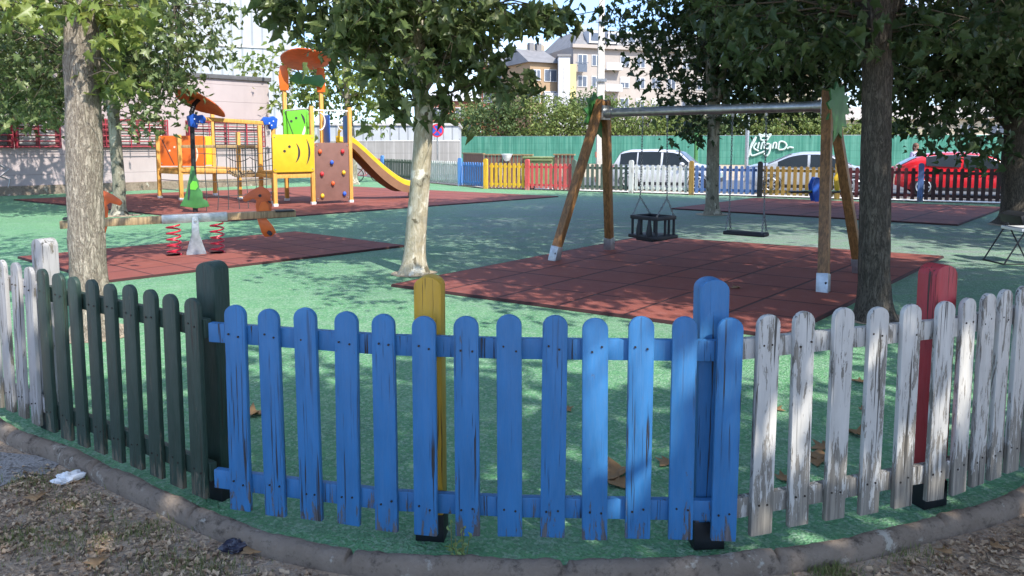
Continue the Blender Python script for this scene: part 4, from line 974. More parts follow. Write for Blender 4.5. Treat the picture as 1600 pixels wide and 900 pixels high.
# ------------------------------------------------------------------ bicycle behind the slide
bk0 = gp(574, 284); bk = thing('bicycle', 'small pink-red bicycle parked behind the slide', 'bicycle', bk0, .35)
M['bike'] = basic('pink_red_frame', (.5, .08, .10), .4)
for x in (-.42, .42):
    mb = MB(); mb.tube([(x+.27*math.cos(a), 0, .28+.27*math.sin(a)) for a in np.linspace(0, 2*math.pi, 25)], .02, 6, False); w_ = mb.build('wheel', M['blackrub'], bk)
    mb = MB()
    for k in range(8): a = k*math.pi/8; mb.cyl((x-.25*math.cos(a), 0, .28-.25*math.sin(a)), (x+.25*math.cos(a), 0, .28+.25*math.sin(a)), .004, .004, 4)
    mb.build('spokes', M['galv'], w_)
mb = MB()
for a, b in (((-.42, 0, .28), (-.05, 0, .27)), ((-.42, 0, .28), (-.15, 0, .6)), ((-.05, 0, .27), (-.17, 0, .68)), ((-.15, 0, .6), (.28, 0, .66)), ((-.05, 0, .27), (.30, 0, .58)), ((.42, 0, .28), (.26, 0, .8))): mb.cyl(a, b, .018, .018, 8)
mb.build('frame', M['bike'], bk, smooth=True)
mb = MB(); mb.box((-.18, 0, .71), (.22, .12, .05)); mb.build('saddle', M['blackrub'], bk, bevel=.015)
mb = MB(); mb.tube([(.20, -.26, .84), (.26, -.1, .82), (.26, .1, .82), (.20, .26, .84)], .014, 8); mb.build('handlebar', M['galv'], bk, smooth=True)

# ------------------------------------------------------------------ cars
M['tyre'] = basic('tyre_rubber', (.018, .018, .02), .8); M['rim'] = basic('alloy_rim', (.5, .51, .53), .35, .7)
M['carglass'] = basic('tinted_car_glass', (.018, .024, .028), .10, 0, .2, 2, .0, spec=.28)
M['trim'] = basic('black_car_trim', (.02, .02, .022), .5); M['chrome'] = basic('bright_trim', (.75, .76, .78), .2, .9)
M['lampred'] = basic('red_tail_lamp', (.45, .01, .01), .2); M['lampwhite'] = basic('clear_headlamp', (.7, .72, .75), .1, .2)
def carpaint(name, c, metal=.15):
    n = NT(name); f = n.noise(2.5, 4, .5); k = n.mix(n.ramp(f, .4, .7), c, tuple(x*.93 for x in c)); n.fin(k, .32, metal, .5); n.b.inputs['Coat Weight'].default_value = .8; n.b.inputs['Coat Roughness'].default_value = .06; return n.m
def interp(t, x): return float(np.interp(x, [a for a, _ in t], [b for _, b in t]))
def car(name, label, pos, rz, paint, Lc, top, belt, cab, wheels, wid=.9, wr=.32, side=None):
    """top: silhouette (x,z) of the whole car; belt: belt-line; cab: (rear glass base, roof rear, roof front, windscreen base)"""
    t = thing(name, label, 'car', pos, rz, 'cars parked in the street')
    xs = np.linspace(-Lc/2, Lc/2, 61); x_a, x_b = -Lc/2, Lc/2
    def plan(x):
        u = abs(x)/(Lc/2); return 1-.17*max(0, (u-.72)/.28)**2.2
    def zt(x): return interp(top, x)
    def zb_(x): return interp(belt, x)
    def bot(x):
        u = abs(x)/(Lc/2); return .24+.14*max(0, (u-.8)/.2)
    def hw(x, z):
        b = wid*plan(x); zbt = zb_(x)
        if z <= zbt:
            u = (z-bot(x))/max(.01, zbt-bot(x)); return b*(.93+.07*math.sin(math.pi*min(1, u*.95+.12)))
        return b*.97-(z-zbt)*.36
    sec = [];
    for x in xs:
        z0, z1, zbt = bot(x), zt(x), zb_(x); zz = [z0, z0+(min(zbt, z1)-z0)*.15, z0+(min(zbt, z1)-z0)*.45, z0+(min(zbt, z1)-z0)*.75, min(zbt, z1)-.015 if z1 < zbt else zbt]
        if z1 > zbt+.02: zz += [zbt+(z1-zbt)*.35, zbt+(z1-zbt)*.7, z1-.03]
        else: zz += [z1-.012, z1-.008, z1-.004]
        row = [(hw(x, z), z) for z in zz]; wl = row[-1][0]; row += [(wl*.86, z1+.005), (wl*.5, z1+.022), (0, z1+.03)]
        sec.append([(x, y, z) for y, z in row]+[(x, -y, z) for y, z in row[-2::-1]])
    m = len(sec[0]); vs = [p for s in sec for p in s]; mb = MB()
    fs = [(i*m+j, (i+1)*m+j, (i+1)*m+j+1, i*m+j+1) for i in range(60) for j in range(m-1)]+[tuple(range(m)), tuple(60*m+j for j in range(m))]+[(i*m, i*m+m-1, (i+1)*m+m-1, (i+1)*m) for i in range(60)]
    mb.add(vs, fs); body = mb.build('body', paint, t, smooth=True, angle=50)
    rg, rr_, rf, wb = cab
    # side glass patches following the body
    def sidepatch(xa, xb, s, nm='side_window'):
        mb = MB(); vs = []; fs = []; n = 10
        for i in range(n+1):
            x = xa+(xb-xa)*i/n; z0 = zb_(x)+.02; z1 = zt(x)-.075
            z1 = max(z1, z0+.01)
            for k in range(4): z = z0+(z1-z0)*k/3; vs.append((x, s*(hw(x, z)+.006), z))
        for i in range(n):
            for k in range(3): fs.append((4*i+k, 4*i+4+k, 4*i+5+k, 4*i+1+k))
        mb.add(vs, fs); return mb.build(nm, M['carglass'], t, smooth=True)
    for s in (-1, 1):
        for xa, xb in side: sidepatch(xa, xb, s)
    def toppatch(xa, xb, nm):
        mb = MB(); vs = []; fs = []; n = 10
        for i in range(n+1):
            x = xa+(xb-xa)*i/n; z = zt(x); wl = hw(x, z)-.07
            for k in range(7): u = -1+2*k/6; vs.append((x+(.006 if xb > 0 else -.006), wl*u, z+.03-.022*u*u+.004))
        for i in range(n):
            for k in range(6): fs.append((7*i+k, 7*i+7+k, 7*i+8+k, 7*i+1+k))
        mb.add(vs, fs); return mb.build(nm, M['carglass'], t, smooth=True)
    toppatch(rf+.06, wb-.04, 'windscreen'); toppatch(rg+.04, rr_-.06, 'rear_window')
    for wx in wheels:
        for s in (-1, 1):
            y = s*(wid*plan(wx)*.985)
            mb = MB(); mb.cyl((wx, y-s*.22, wr), (wx, y+s*.008, wr), wr, wr, 28); w_ = mb.build('wheel', M['tyre'], t, bevel=.025)
            mb = MB(); mb.cyl((wx, y, wr), (wx, y+s*.014, wr), wr*.66, wr*.62, 24); mb.build('hub_back', M['trim'], w_)
            mb = MB()
            for k in range(7):
                a = 2*math.pi*k/7; mb.bar((wx, y+s*.02, wr), (wx+math.cos(a)*wr*.64, y+s*.014, wr+math.sin(a)*wr*.64), .055, .02, (0, 1, 0))
            mb.tube([(wx+wr*.65*math.cos(a), y+s*.014, wr+wr*.65*math.sin(a)) for a in np.linspace(0, 2*math.pi, 25)], .018, 6, False); mb.build('rim', M['rim'], w_)
            mb = MB(); pts = [(wx+(wr+.045)*math.cos(a), s*(hw(wx, .6)+.002), wr+(wr+.045)*math.sin(a)) for a in np.linspace(-.25, math.pi+.25, 20)]; mb.tube(pts, .035, 6, flat=.35); mb.build('wheel_arch', M['trim'], t, smooth=True)
    for s in (-1, 1):
        mb = MB(); mb.box(((wheels[0]+wheels[1])/2, s*wid*.955, .27), (wheels[1]-wheels[0]-.75, .07, .12)); mb.build('sill', M['trim'], t, bevel=.02)
        mb = MB(); xm = wb-.42; mb.sphere((xm, s*(wid+.09), zb_(xm)+.09), (.10, .11, .075), 12, 8); mb.build('mirror', paint, t, smooth=True)
        for xh in [(a[1]+b[0])/2 for a, b in zip(side[:-1], side[1:])]+[]:
            mb = MB(); mb.tube([(xh, s*(hw(xh, z)+.001), z) for z in (.36, .55, .75, zb_(xh))], .006, 4); mb.build('door_gap', M['trim'], t)
            mb = MB(); mb.box((xh-.16, s*(hw(xh, zb_(xh)-.12)+.012), zb_(xh)-.12), (.17, .03, .03)); mb.build('door_handle', paint, t, bevel=.008)
        mb = MB(); x = Lc/2-.22; mb.sphere((x, s*wid*plan(x)*.80, zt(x)-.14), (.20, .14, .075), 14, 8); mb.build('headlight', M['lampwhite'], t, smooth=True)
        mb = MB(); x = -Lc/2+.10; mb.sphere((x, s*wid*plan(x)*.84, zb_(x)-.08), (.10, .16, .08), 14, 8); mb.build('tail_light', M['lampred'], t, smooth=True)
        mb = MB(); q = [x for a in side for x in a]; xx = np.linspace(q[0], q[-1], 14); mb.tube([(x, s*(hw(x, zt(x)-.07)+.008), max(zt(x)-.07, zb_(x)+.02)) for x in xx], .010, 5); mb.build('window_trim', M['chrome'], t)
    mb = MB(); mb.box((Lc/2-.02, 0, .42), (.06, wid*1.1, .16)); mb.build('grille', M['trim'], t, bevel=.02)
    return t
crz = math.atan2(-.37, .93)
hatch_top = lambda L_, h: [(-L_/2, .62), (-L_/2+.05, .92), (-L_/2+.18, 1.0), (-L_/2+.42, h*.93), (-L_/2+.75, h*.985), (-.35, h), (.35, h*.975), (.62, h*.93), (L_/2-.93, .99), (L_/2-.5, .92), (L_/2-.12, .78), (L_/2, .52)]
def streetpos(px):
    k = (px-800)/F; t = (5.9-k*28.5)/( -.93-.37*k) if False else 0
    # centre line of the parked row
    a, d = Vector((5.9, 28.5, -.17)), Vector((.93, -.37, 0)); t = (k*a.y-a.x)/(d.x-k*d.y); return a+d*t
L_ = 4.1
car('parked_car', 'white high-roofed hatchback parked left of the mottled tree', streetpos(1041), crz, carpaint('white_car_paint', (.56, .57, .59)), L_,
    hatch_top(L_, 1.53), [(-2.1, .93), (-1.2, .96), (1.3, .90), (2.1, .8)], (-1.92, -1.5, .35, 1.15), (-1.27, 1.28), .88, .33, [(-1.62, -.98), (-.93, -.08), (0, .95)])
L_ = 4.5
car('parked_car', 'silver saloon car parked behind the ochre panel below the graffiti', streetpos(1268), crz, carpaint('silver_car_paint', (.55, .57, .60), .5), L_,
    [(-L_/2, .6), (-L_/2+.04, .90), (-L_/2+.35, 1.0), (-1.45, 1.04), (-.75, 1.36), (-.35, 1.44), (.2, 1.45), (.55, 1.39), (1.35, .97), (1.8, .88), (L_/2-.08, .72), (L_/2, .5)],
    [(-2.25, .92), (-1.2, .95), (1.35, .89), (2.2, .78)], (-1.5, -.62, .3, 1.3), (-1.33, 1.36), .87, .32, [(-1.12, -.15), (-.06, 1.02)])
L_ = 4.4
car('parked_car', 'bright red hatchback parked behind the dark pickets', streetpos(1509), crz, carpaint('red_car_paint', (.62, .012, .02), .1), L_,
    [(-2.2, .6), (-2.16, .88), (-2.08, 1.0), (-1.72, 1.22), (-1.35, 1.38), (-.8, 1.45), (-.2, 1.46), (.3, 1.42), (.6, 1.33), (1.3, .98), (1.75, .90), (2.08, .76), (2.2, .5)], [(-2.2, .95), (-1.6, 1.03), (-1.0, .99), (1.3, .90), (2.2, .78)], (-2.05, -1.5, .35, 1.25), (-1.36, 1.36), .9, .33, [(-1.3, -.30), (-.22, .95)])

# ------------------------------------------------------------------ person beyond the red car
def skin(name, joints, bones, mat, parent, sub=2):
    me = bpy.data.meshes.new(name); me.from_pydata([j[0] for j in joints], bones, []); o = bpy.data.objects.new(name, me); col.objects.link(o); o.parent = parent
    m = o.modifiers.new('skin', 'SKIN'); m.use_smooth_shade = True
    for i, j in enumerate(joints): me.skin_vertices[0].data[i].radius = (j[1], j[2] if len(j) > 2 else j[1])
    me.skin_vertices[0].data[0].use_root = True
    s = o.modifiers.new('sub', 'SUBSURF'); s.levels = s.render_levels = sub; me.materials.append(mat); return o
pp = at(1428, 300, 27.8); pe = thing('person', 'person with brown hair in a lilac top standing behind the red car', 'person', (pp.x, 27.8, -.17), .3)
M['skin'] = basic('skin', (.48, .27, .19), .55, 0, .1); M['hair'] = basic('brown_hair', (.14, .06, .03), .6); M['top'] = basic('lilac_top', (.42, .38, .55), .8); M['jeans'] = basic('blue_jeans', (.06, .09, .17), .85)
J = [((0, 0, .95), .13, .10), ((0, 0, 1.15), .12, .09), ((0, 0, 1.36), .15, .10), ((0, 0, 1.47), .055), ((0, -.01, 1.54), .06), ((0, -.015, 1.62), .085, .095), ((0, -.01, 1.70), .07, .08)]
E = [(0, 1), (1, 2), (2, 3), (3, 4), (4, 5), (5, 6)]
for s in (-1, 1):
    b = len(J); J += [((s*.17, 0, 1.40), .055), ((s*.21, .01, 1.14), .042), ((s*.23, -.04, .90), .030), ((s*.23, -.06, .82), .035, .018)]; E += [(2, b), (b, b+1), (b+1, b+2), (b+2, b+3)]
    for k in range(4): J.append(((s*(.215+.012*k), -.085+.02*k, .735+.01*abs(k-1.5)), .008)); E.append((b+3, len(J)-1))
    J.append(((s*.215, -.11, .80), .010)); E.append((b+3, len(J)-1))
    b = len(J); J += [((s*.09, 0, .86), .09), ((s*.10, -.01, .47), .058), ((s*.10, .01, .09), .04), ((s*.105, -.12, .04), .04, .03)]; E += [(0, b), (b, b+1), (b+1, b+2), (b+2, b+3)]
bo = skin('body', J, E, M['skin'], pe)
skin('top', [((0, 0, 1.0), .15, .12), ((0, 0, 1.15), .14, .11), ((0, 0, 1.36), .17, .12), ((0, 0, 1.45), .085), ((.18, 0, 1.40), .075), ((.215, .01, 1.2), .062), ((-.18, 0, 1.40), .075), ((-.215, .01, 1.2), .062)], [(0, 1), (1, 2), (2, 3), (2, 4), (4, 5), (2, 6), (6, 7)], M['top'], bo)
skin('trousers', [((0, 0, .98), .145, .115), ((.09, 0, .86), .105), ((.10, -.01, .47), .075), ((.10, .01, .10), .06), ((-.09, 0, .86), .105), ((-.10, -.01, .47), .075), ((-.10, .01, .10), .06)], [(0, 1), (1, 2), (2, 3), (0, 4), (4, 5), (5, 6)], M['jeans'], bo)
mb = MB(); mb.sphere((0, .02, 1.68), (.105, .115, .11), 16, 10); mb.sphere((0, .09, 1.60), (.08, .05, .12), 12, 8); mb.build('hair', M['hair'], bo, smooth=True)
mb = MB(); mb.sphere((0, -.105, 1.61), (.014, .02, .022), 8, 6); [mb.sphere((s*.085, 0, 1.62), (.015, .02, .03), 8, 6) for s in (-1, 1)]; mb.build('nose_and_ears', M['skin'], bo, smooth=True)
mb = MB(); [mb.sphere((s*.033, -.095, 1.64), (.012, .008, .008), 8, 6) for s in (-1, 1)]; mb.box((0, -.098, 1.565), (.045, .01, .008)); mb.build('eyes_and_mouth', M['hair'], bo)

# ------------------------------------------------------------------ apartment blocks far away
M['ochre'] = basic('ochre_render', (.36, .25, .15), .9, 0, .15, .3); M['redbrick'] = basic('red_brick_wall', (.40, .14, .09), .9, 0, .2, .4)
M['beige'] = basic('beige_render', (.38, .335, .30), .9, 0, .12, .3); M['cream'] = basic('cream_render', (.48, .41, .30), .9, 0, .12, .3)
M['slate'] = basic('slate_roof', (.20, .195, .20), .7, 0, .25, 1.); M['paleyellow'] = basic('pale_yellow_render', (.66, .56, .25), .9, 0, .1, .3)
M['farwhite'] = basic('white_render', (.50, .50, .51), .9, 0, .1, .3); M['farwin'] = basic('far_window_glass', (.10, .12, .16), .15); M['farframe'] = basic('far_window_frame', (.6, .6, .6), .6)
def winrow(t, xs, zs, w_, h_, y=-.02, sh=.35):
    for z in zs:
        for x in xs:
            mb = MB(); mb.box((x, y, z), (w_+.2, .16, h_+.2)); f = mb.build('window', M['farframe'], t)
            mb = MB(); mb.box((x-w_/4-.03, y-.09, z), (w_/2-.08, .04, h_)); mb.box((x+w_/4+.03, y-.09, z), (w_/2-.08, .04, h_)); mb.build('pane', M['farwin'], f)
            if rng.random() < sh:
                hh = h_*rng.uniform(.3, .8); mb = MB(); mb.box((x, y-.13, z+h_/2-hh/2), (w_, .03, hh)); mb.build('blind', M['slat'], f)
def block(name, label, px0, px1, Y0, Y1, ytop, depth=12, mat='beige'):
    a = at(px0, 200, Y0); b = at(px1, 200, Y1); a.z = b.z = -.2; d = b-a; t = thing(name, label, 'building', a, math.atan2(d.y, d.x)); Ln = d.length
    Ht = at(px0, ytop, Y0).z+.2; mb = MB(); mb.box((Ln/2, depth/2, Ht/2), (Ln, depth, Ht)); mb.build('wall', M[mat], t); return t, Ln, Ht, depth
def gable(t, Ln, Ht, dp, rise, over=.5, mat='slate', inset=0.):
    mb = MB(); o = over; mb.add([(-o, -o, Ht), (Ln+o, -o, Ht), (Ln+o, dp+o, Ht), (-o, dp+o, Ht), (inset, dp/2, Ht+rise), (Ln-inset, dp/2, Ht+rise)], [(0, 1, 5, 4), (2, 3, 4, 5), (0, 4, 3), (1, 2, 5), (3, 2, 1, 0)]); return mb.build('roof', M[mat], t)
t, Ln, Ht, dp = block('apartment_block', 'pale apartment block with dark mansard roof at the top of the gap between the trees', 895, 1125, 108, 116, 72, 14, 'beige')
mb = MB(); mb.add([(0, 0, Ht), (Ln, 0, Ht), (Ln, dp, Ht), (0, dp, Ht), (2.8, 3.2, Ht+3.0), (Ln-1, 3.2, Ht+3.0), (Ln-1, dp-2, Ht+3.0), (2.8, dp-2, Ht+3.0)], [(0, 1, 5, 4), (1, 2, 6, 5), (2, 3, 7, 6), (3, 0, 4, 7), (4, 5, 6, 7)]); rf = mb.build('roof', M['slate'], t)
for x in (3.4, 6.4, 9.4, 12.4, 15.4):
    mb = MB(); mb.box((x, 1.3, Ht+1.5), (1.7, 2.2, 1.8)); dm = mb.build('dormer', M['farwhite'], rf); mb = MB(); mb.box((x, .18, Ht+1.5), (1.1, .06, 1.1)); mb.build('dormer_window', M['farwin'], dm)
mb = MB(); mb.box((Ln/2, -.25, Ht), (Ln+.8, .9, .5)); mb.build('cornice', M['beige'], t)
winrow(t, [1.4, 3.6], [Ht-1.9-3.05*k for k in range(5)], 1.3, 1.4); winrow(t, [8.2+2.6*k for k in range(6)], [Ht-1.9-3.05*k for k in range(5)], 1.3, 1.4)
for k in range(5):
    z = Ht-3.2-3.05*k; mb = MB(); mb.box((6, -.6, z), (2.6, 1.2, .18)); mb.box((6, -1.15, z+.5), (2.6, .08, .9)); mb.build('balcony', M['farwhite'], t)
mb = MB(); mb.box((.9, -1.1, Ht-2.4), (2.0, .05, .10)); mb.box((1.0, -1.0, Ht-3.1), (1.4, .05, 1.2)); mb.build('awning', M['farwin'], t)
t, Ln, Ht, dp = block('stair_tower', 'narrow white stair tower beside the pale apartment block', 872, 890, 103, 103, 88, 3, 'farwhite')
mb = MB(); mb.box((Ln/2, 1.5, Ht+.15), (Ln+.3, 3.3, .3)); mb.build('cap', M['slate'], t); mb = MB(); mb.box((Ln/2, -.02, Ht/2), (.25, .05, Ht*.8)); mb.build('joint', M['slat'], t)
mb = MB(); mb.box((Ln+.45, 1.6, Ht-3.3), (.9, 2.0, 4.6)); mb.build('yellow_bay', M['paleyellow'], t)
t, Ln, Ht, dp = block('apartment_block', 'ochre apartment block with a grey pitched roof left of the white tower', 828, 872, 103, 105, 97, 9, 'ochre')
gable(t, Ln, Ht, dp, 2.3); winrow(t, [Ln-1.3], [Ht-1.7, Ht-4.7], 1.8, 1.5, sh=.1); winrow(t, [1.0], [Ht-1.7, Ht-4.7, Ht-7.6], 1.0, 1.3)
mb = MB(); mb.box((Ln-1.25, -.35, Ht-6.2), (2.5, .7, 4.2)); mb.build('glazed_bay', M['farwhite'], t)
for x in (Ln-2.0, Ln-.8): 
    mb = MB(); mb.box((x, dp/2, Ht+2.6), (.7, .7, 1.3)); mb.build('chimney', M['slate'], t)
t, Ln, Ht, dp = block('apartment_block', 'orange-red apartment block with dark roof at the left of the far buildings', 752, 838, 112, 110, 102, 12, 'redbrick')
gable(t, Ln, Ht, dp, 2.4); winrow(t, [1.0+2.1*k for k in range(4)], [Ht-1.8, Ht-4.8, Ht-7.8], 1.1, 1.3, sh=.6)
mb = MB(); mb.box((Ln/2, -.35, Ht-3.3), (Ln, .7, .3)); mb.box((Ln/2, -.35, Ht-6.3), (Ln, .7, .3)); mb.build('balcony', M['farwhite'], t)
mb = MB(); mb.box((Ln-1.0, 4, Ht+1.9), (2.3, 2.4, 2.6)); ch = mb.build('roof_house', M['cream'], t)
t, Ln, Ht, dp = block('terrace_house', 'pale red house half hidden by the hedge near the no parking sign', 668, 745, 96, 96, 158, 9, 'redbrick')
gable(t, Ln, Ht, dp, 1.6, mat='farwhite'); winrow(t, [1.4, 4.2], [Ht-1.5], 1.1, 1.2)
t, Ln, Ht, dp = block('cream_block', 'cream house seen through gaps in the dark right-hand trees', 1195, 1300, 98, 96, 118, 12, 'cream')
gable(t, Ln, Ht, dp, 2.2, mat='slate'); winrow(t, [1.5+2.5*k for k in range(4)], [Ht-1.8, Ht-4.8], 1.2, 1.4)
t, Ln, Ht, dp = block('low_house', 'low pale house behind the fence at the right', 1305, 1600, 92, 84, 188, 12, 'cream')
gable(t, Ln, Ht, dp, 1.8, mat='beige'); winrow(t, [2+3.0*k for k in range(7)], [Ht-1.4], 1.2, 1.1)

# ------------------------------------------------------------------ trees
LEAF = np.array([(0, 0, 0), (.10, -.06, .02), (.42, .02, .05), (.26, .20, .04), (.56, .46, .02), (.25, .50, .04), (.17, .70, .01), (0, 1.02, -.06),
                 (-.17, .70, .01), (-.25, .50, .04), (-.56, .46, .02), (-.26, .20, .04), (-.42, .02, .05), (-.10, -.06, .02), (0, .38, -.03)], float)
LEAFT = np.array([(14, i, (i+1) % 14) for i in range(14)])
OVAL = np.array([(0, 0, 0), (.22, .25, .04), (.25, .55, .03), (0, 1, -.06), (-.25, .55, .03), (-.22, .25, .04), (0, .5, -.03)], float)
OVALT = np.array([(6, i, (i+1) % 6) for i in range(6)])
PALM = np.array([(0, 0, 0), (.30, -.02, .03), (.50, .40, .02), (.20, .52, .0), (0, 1, -.07), (-.20, .52, .0), (-.50, .40, .02), (-.30, -.02, .03)], float)
PALMT = np.array([(0, 1, 2), (0, 2, 3), (0, 3, 4), (0, 4, 5), (0, 5, 6), (0, 6, 7)])
def leaf_arrays(P, size, tmpl, tri, droop=.75, updir=.28):
    """P: leaf base points; returns vertices and triangles"""
    n = len(P); th = npr.uniform(0, 2*np.pi, n)
    nrm = npr.normal(0, 1, (n, 3)); nrm /= np.linalg.norm(nrm, axis=1, keepdims=True); nrm[:, 2] = np.abs(nrm[:, 2]); nrm[:, :2] *= 1.25; nrm = nrm*(1-updir)+np.array([0, 0, updir]); nrm /= np.linalg.norm(nrm, axis=1, keepdims=True)
    d = np.stack([np.cos(th), np.sin(th), -droop+npr.normal(0, .35, n)], 1); d -= nrm*np.sum(d*nrm, 1, keepdims=True); d /= np.linalg.norm(d, axis=1, keepdims=True)
    x = np.cross(d, nrm); s = size*npr.uniform(.4, 1.3, n)
    ax = npr.uniform(.65, 1.15, n)[:, None, None]; cz = npr.uniform(.5, 4.5, n)[:, None, None]; wob = npr.normal(0, .035, (n, len(tmpl), 1)); bend = (tmpl[None, :, 1:2]**2)*npr.uniform(-.35, .1, n)[:, None, None]
    V = P[:, None, :]+s[:, None, None]*((ax*tmpl[None, :, 0:1]+wob)*x[:, None, :]+tmpl[None, :, 1:2]*d[:, None, :]+(tmpl[None, :, 2:3]*cz+bend+np.abs(tmpl[None, :, 0:1])*.1*cz)*nrm[:, None, :])
    T = tri[None]+(np.arange(n)*len(tmpl))[:, None, None]
    return V.reshape(-1, 3), T.reshape(-1, 3)
def mesh_from(name, V, T, mats, parent, extra=None, smooth=False):
    nv, nt_ = len(V), len(T); mi = np.zeros(nt_, int)
    faces = T
    if extra is not None and len(extra[0]):
        EV, EF = np.array(extra[0]), np.array(extra[1]); V = np.vstack([V, EV]); 
        tri = np.vstack([EF[:, [0, 1, 2]], EF[:, [0, 2, 3]]])+nv; faces = np.vstack([T, tri]); mi = np.concatenate([mi, np.ones(len(tri), int)])
    me = bpy.data.meshes.new(name); me.vertices.add(len(V)); me.vertices.foreach_set('co', V.astype(np.float32).ravel())
    me.loops.add(len(faces)*3); me.loops.foreach_set('vertex_index', faces.astype(np.int32).ravel())
    me.polygons.add(len(faces)); me.polygons.foreach_set('loop_start', np.arange(0, len(faces)*3, 3, dtype=np.int32)); me.polygons.foreach_set('material_index', mi.astype(np.int32))
    for m in mats: me.materials.append(m)
    me.update(calc_edges=True); o = bpy.data.objects.new(name, me); col.objects.link(o); o.parent = parent; return o
SUNV = np.array([SDX*math.cos(SUN_EL), SDY*math.cos(SUN_EL), math.sin(SUN_EL)]); SUNV = SUNV/np.linalg.norm(SUNV)
# leaves are cut along sun rays so sun patches fall on these points
SUN_GAPS = [(at(992, 560, 2.68), .10), (at(992, 640, 2.68), .10), (at(935, 650, 2.69), .09), (at(992, 720, 2.68), .07), (at(1265, 745, 2.9), .07), (at(1370, 740, 3.0), .07), (at(1300, 770, 3.0), .05), (at(1470, 640, 3.1), .05), (at(878, 375, 9.9), .22), (at(890, 330, 9.9), .18),
        (at(650, 400, 8.95), .22), (at(652, 340, 8.95), .22), (at(655, 290, 8.95), .2), (at(140, 430, 5.9), .2), (at(136, 370, 5.9), .2), (at(132, 250, 5.9), .12), (gp(690, 450), .28), (gp(600, 460), .25), (gp(520, 420), .35), (gp(730, 480), .15), (gp(860, 495), .10), (gp(1130, 440), .10), (gp(560, 560), .12), (gp(1210, 590), .10), (gp(1150, 810), .05)]
def cut_sun_gaps(P, base):
    W = P+np.array(base); keep = np.ones(len(W), bool)
    for c, r in SUN_GAPS:
        d = W-np.array(c); al = d@SUNV; q = np.linalg.norm(d-al[:, None]*SUNV, axis=1); keep &= ~((al > .3) & (q < r*(1+.25*np.sin(W[:, 2]*7))+.07))
    return P[keep]
def tree(label, base, path, radii, crowns, extra=(), barkm='bark3', leafm='leaf_plane', ls=.17, lpc=34, rc=.33, tmpl='leaf', bumpy=.0, seg=20, limbs=7, zlimb=.55, name='tree', group='trees of the playground', cover=None, flare=1.55, xrc=None):
    base = Vector(base); t = thing(name, label, 'tree', base, 0, group)
    P = rings([Vector(p) for p in path], 14); n = len(P); R_ = np.interp(np.linspace(0, 1, n), np.linspace(0, 1, len(radii)), radii)
    mb = MB(); vs = []
    hts = [p.z for p in P]
    for i, p in enumerate(P):
        fl = 1+(flare-1)*math.exp(-p.z/.11)
        for j in range(seg):
            a = 2*math.pi*j/seg; r_ = R_[i]*fl
            c, s = math.cos(a), math.sin(a)
            r_ *= 1+.07*noise.noise((c*1.3+base.x, s*1.3, p.z*.8))+(.16*math.exp(-p.z/.2)*noise.noise((c*2.2, s*2.2, 3)))
            if bumpy: r_ += bumpy*(abs(noise.noise((c*5.5+base.x, s*5.5, p.z*3.2)))*1.6-.5)
            vs.append((p.x+c*r_, p.y+s*r_, p.z))
    fs = [(i*seg+j, i*seg+(j+1) % seg, (i+1)*seg+(j+1) % seg, (i+1)*seg+j) for i in range(n-1) for j in range(seg)]+[tuple((n-1)*seg+j for j in range(seg))]
    mb.add(vs, fs)
    # crown clump centres
    C_ = []
    for (cx, cy, cz, rx, ry, rz, k) in crowns:
        m = 0
        while m < k:
            v = Vector((rng.uniform(-1, 1), rng.uniform(-1, 1), rng.uniform(-1, 1))); l_ = v.length
            if l_ > 1 or l_ < .35: continue
            q = Vector((cx+v.x*rx, cy+v.y*ry, cz+v.z*rz))
            if noise.noise((q.x*.8, q.y*.8, q.z*.8)) < -.28: m += .25; continue
            C_.append(q); m += 1
    nC = len(C_); C_ += [Vector(e)-base for e in extra]
    # limbs
    lim = []
    tgt = rng.sample(C_[:nC], min(limbs, nC))
    for q in tgt:
        zi = min(n-1, max(2, int(n*rng.uniform(zlimb, .98)))); a = P[zi]; r0_ = R_[zi]*.5; mid_ = a.lerp(q, .5)+Vector((0, 0, .12*(q-a).length)); pts = rings([a, mid_, q], 5)
        mb.tube(pts, list(np.interp(np.linspace(0, 1, len(pts)), [0, 1], [r0_, .014])), 8, False); lim += pts[2:]
    mb.build('trunk', M[barkm], t, smooth=True, angle=80)
    lim += P[int(n*zlimb):]
    tw_ = MB(); LP = []
    for ci, q in enumerate(C_):
        a = min(lim, key=lambda z: (z-q).length_squared); ln = (q-a).length
        if ln > .12: tw_.tube([a, a.lerp(q, .5)+Vector((rng.uniform(-.1, .1), rng.uniform(-.1, .1), .08*ln)), q], [.006+.009*min(1.6, ln), .005+.004*min(1.6, ln), .004], 4, False)
        k = int(lpc*rng.uniform(.6, 1.35)); r_ = (xrc or rc) if ci >= nC else rc
        L__ = npr.normal(0, 1, (k, 3))*np.array([r_, r_, r_*.62]); L__[:, 2] -= np.linalg.norm(L__[:, :2], axis=1)*.35
        LP.append(L__+np.array(q))
        for m in range(3): 
            e = Vector(L__[m]*1.1)+q; tw_.tube([q, (q+e)/2+Vector((0, 0, .03)), e], [.005, .004, .003], 3, False)
    LP = cut_sun_gaps(np.vstack(LP), base); tm, tr = {'leaf': (LEAF, LEAFT), 'oval': (OVAL, OVALT), 'palm': (PALM, PALMT)}[tmpl]
    V, T = leaf_arrays(LP, ls, tm, tr); mesh_from('crown', V, T, [M[leafm], M['twig']], t, (tw_.v, tw_.f) if tw_.f else None); return t
def tpath(base, pix, Y, top, H_):
    """trunk axis through picture points at depth Y, relative to base"""
    q = [Vector((0, 0, -.03))]+[at(x, y, Y)-base for x, y in pix]; q = [Vector((p.x, 0, p.z)) for p in q]; q.append(Vector((q[-1].x+top, rng.uniform(-.2, .2), H_))); return q
def ex(lst, Y, dy=.5, base=None): return [at(x, y, Y+rng.uniform(-dy, dy)) for x, y in lst]
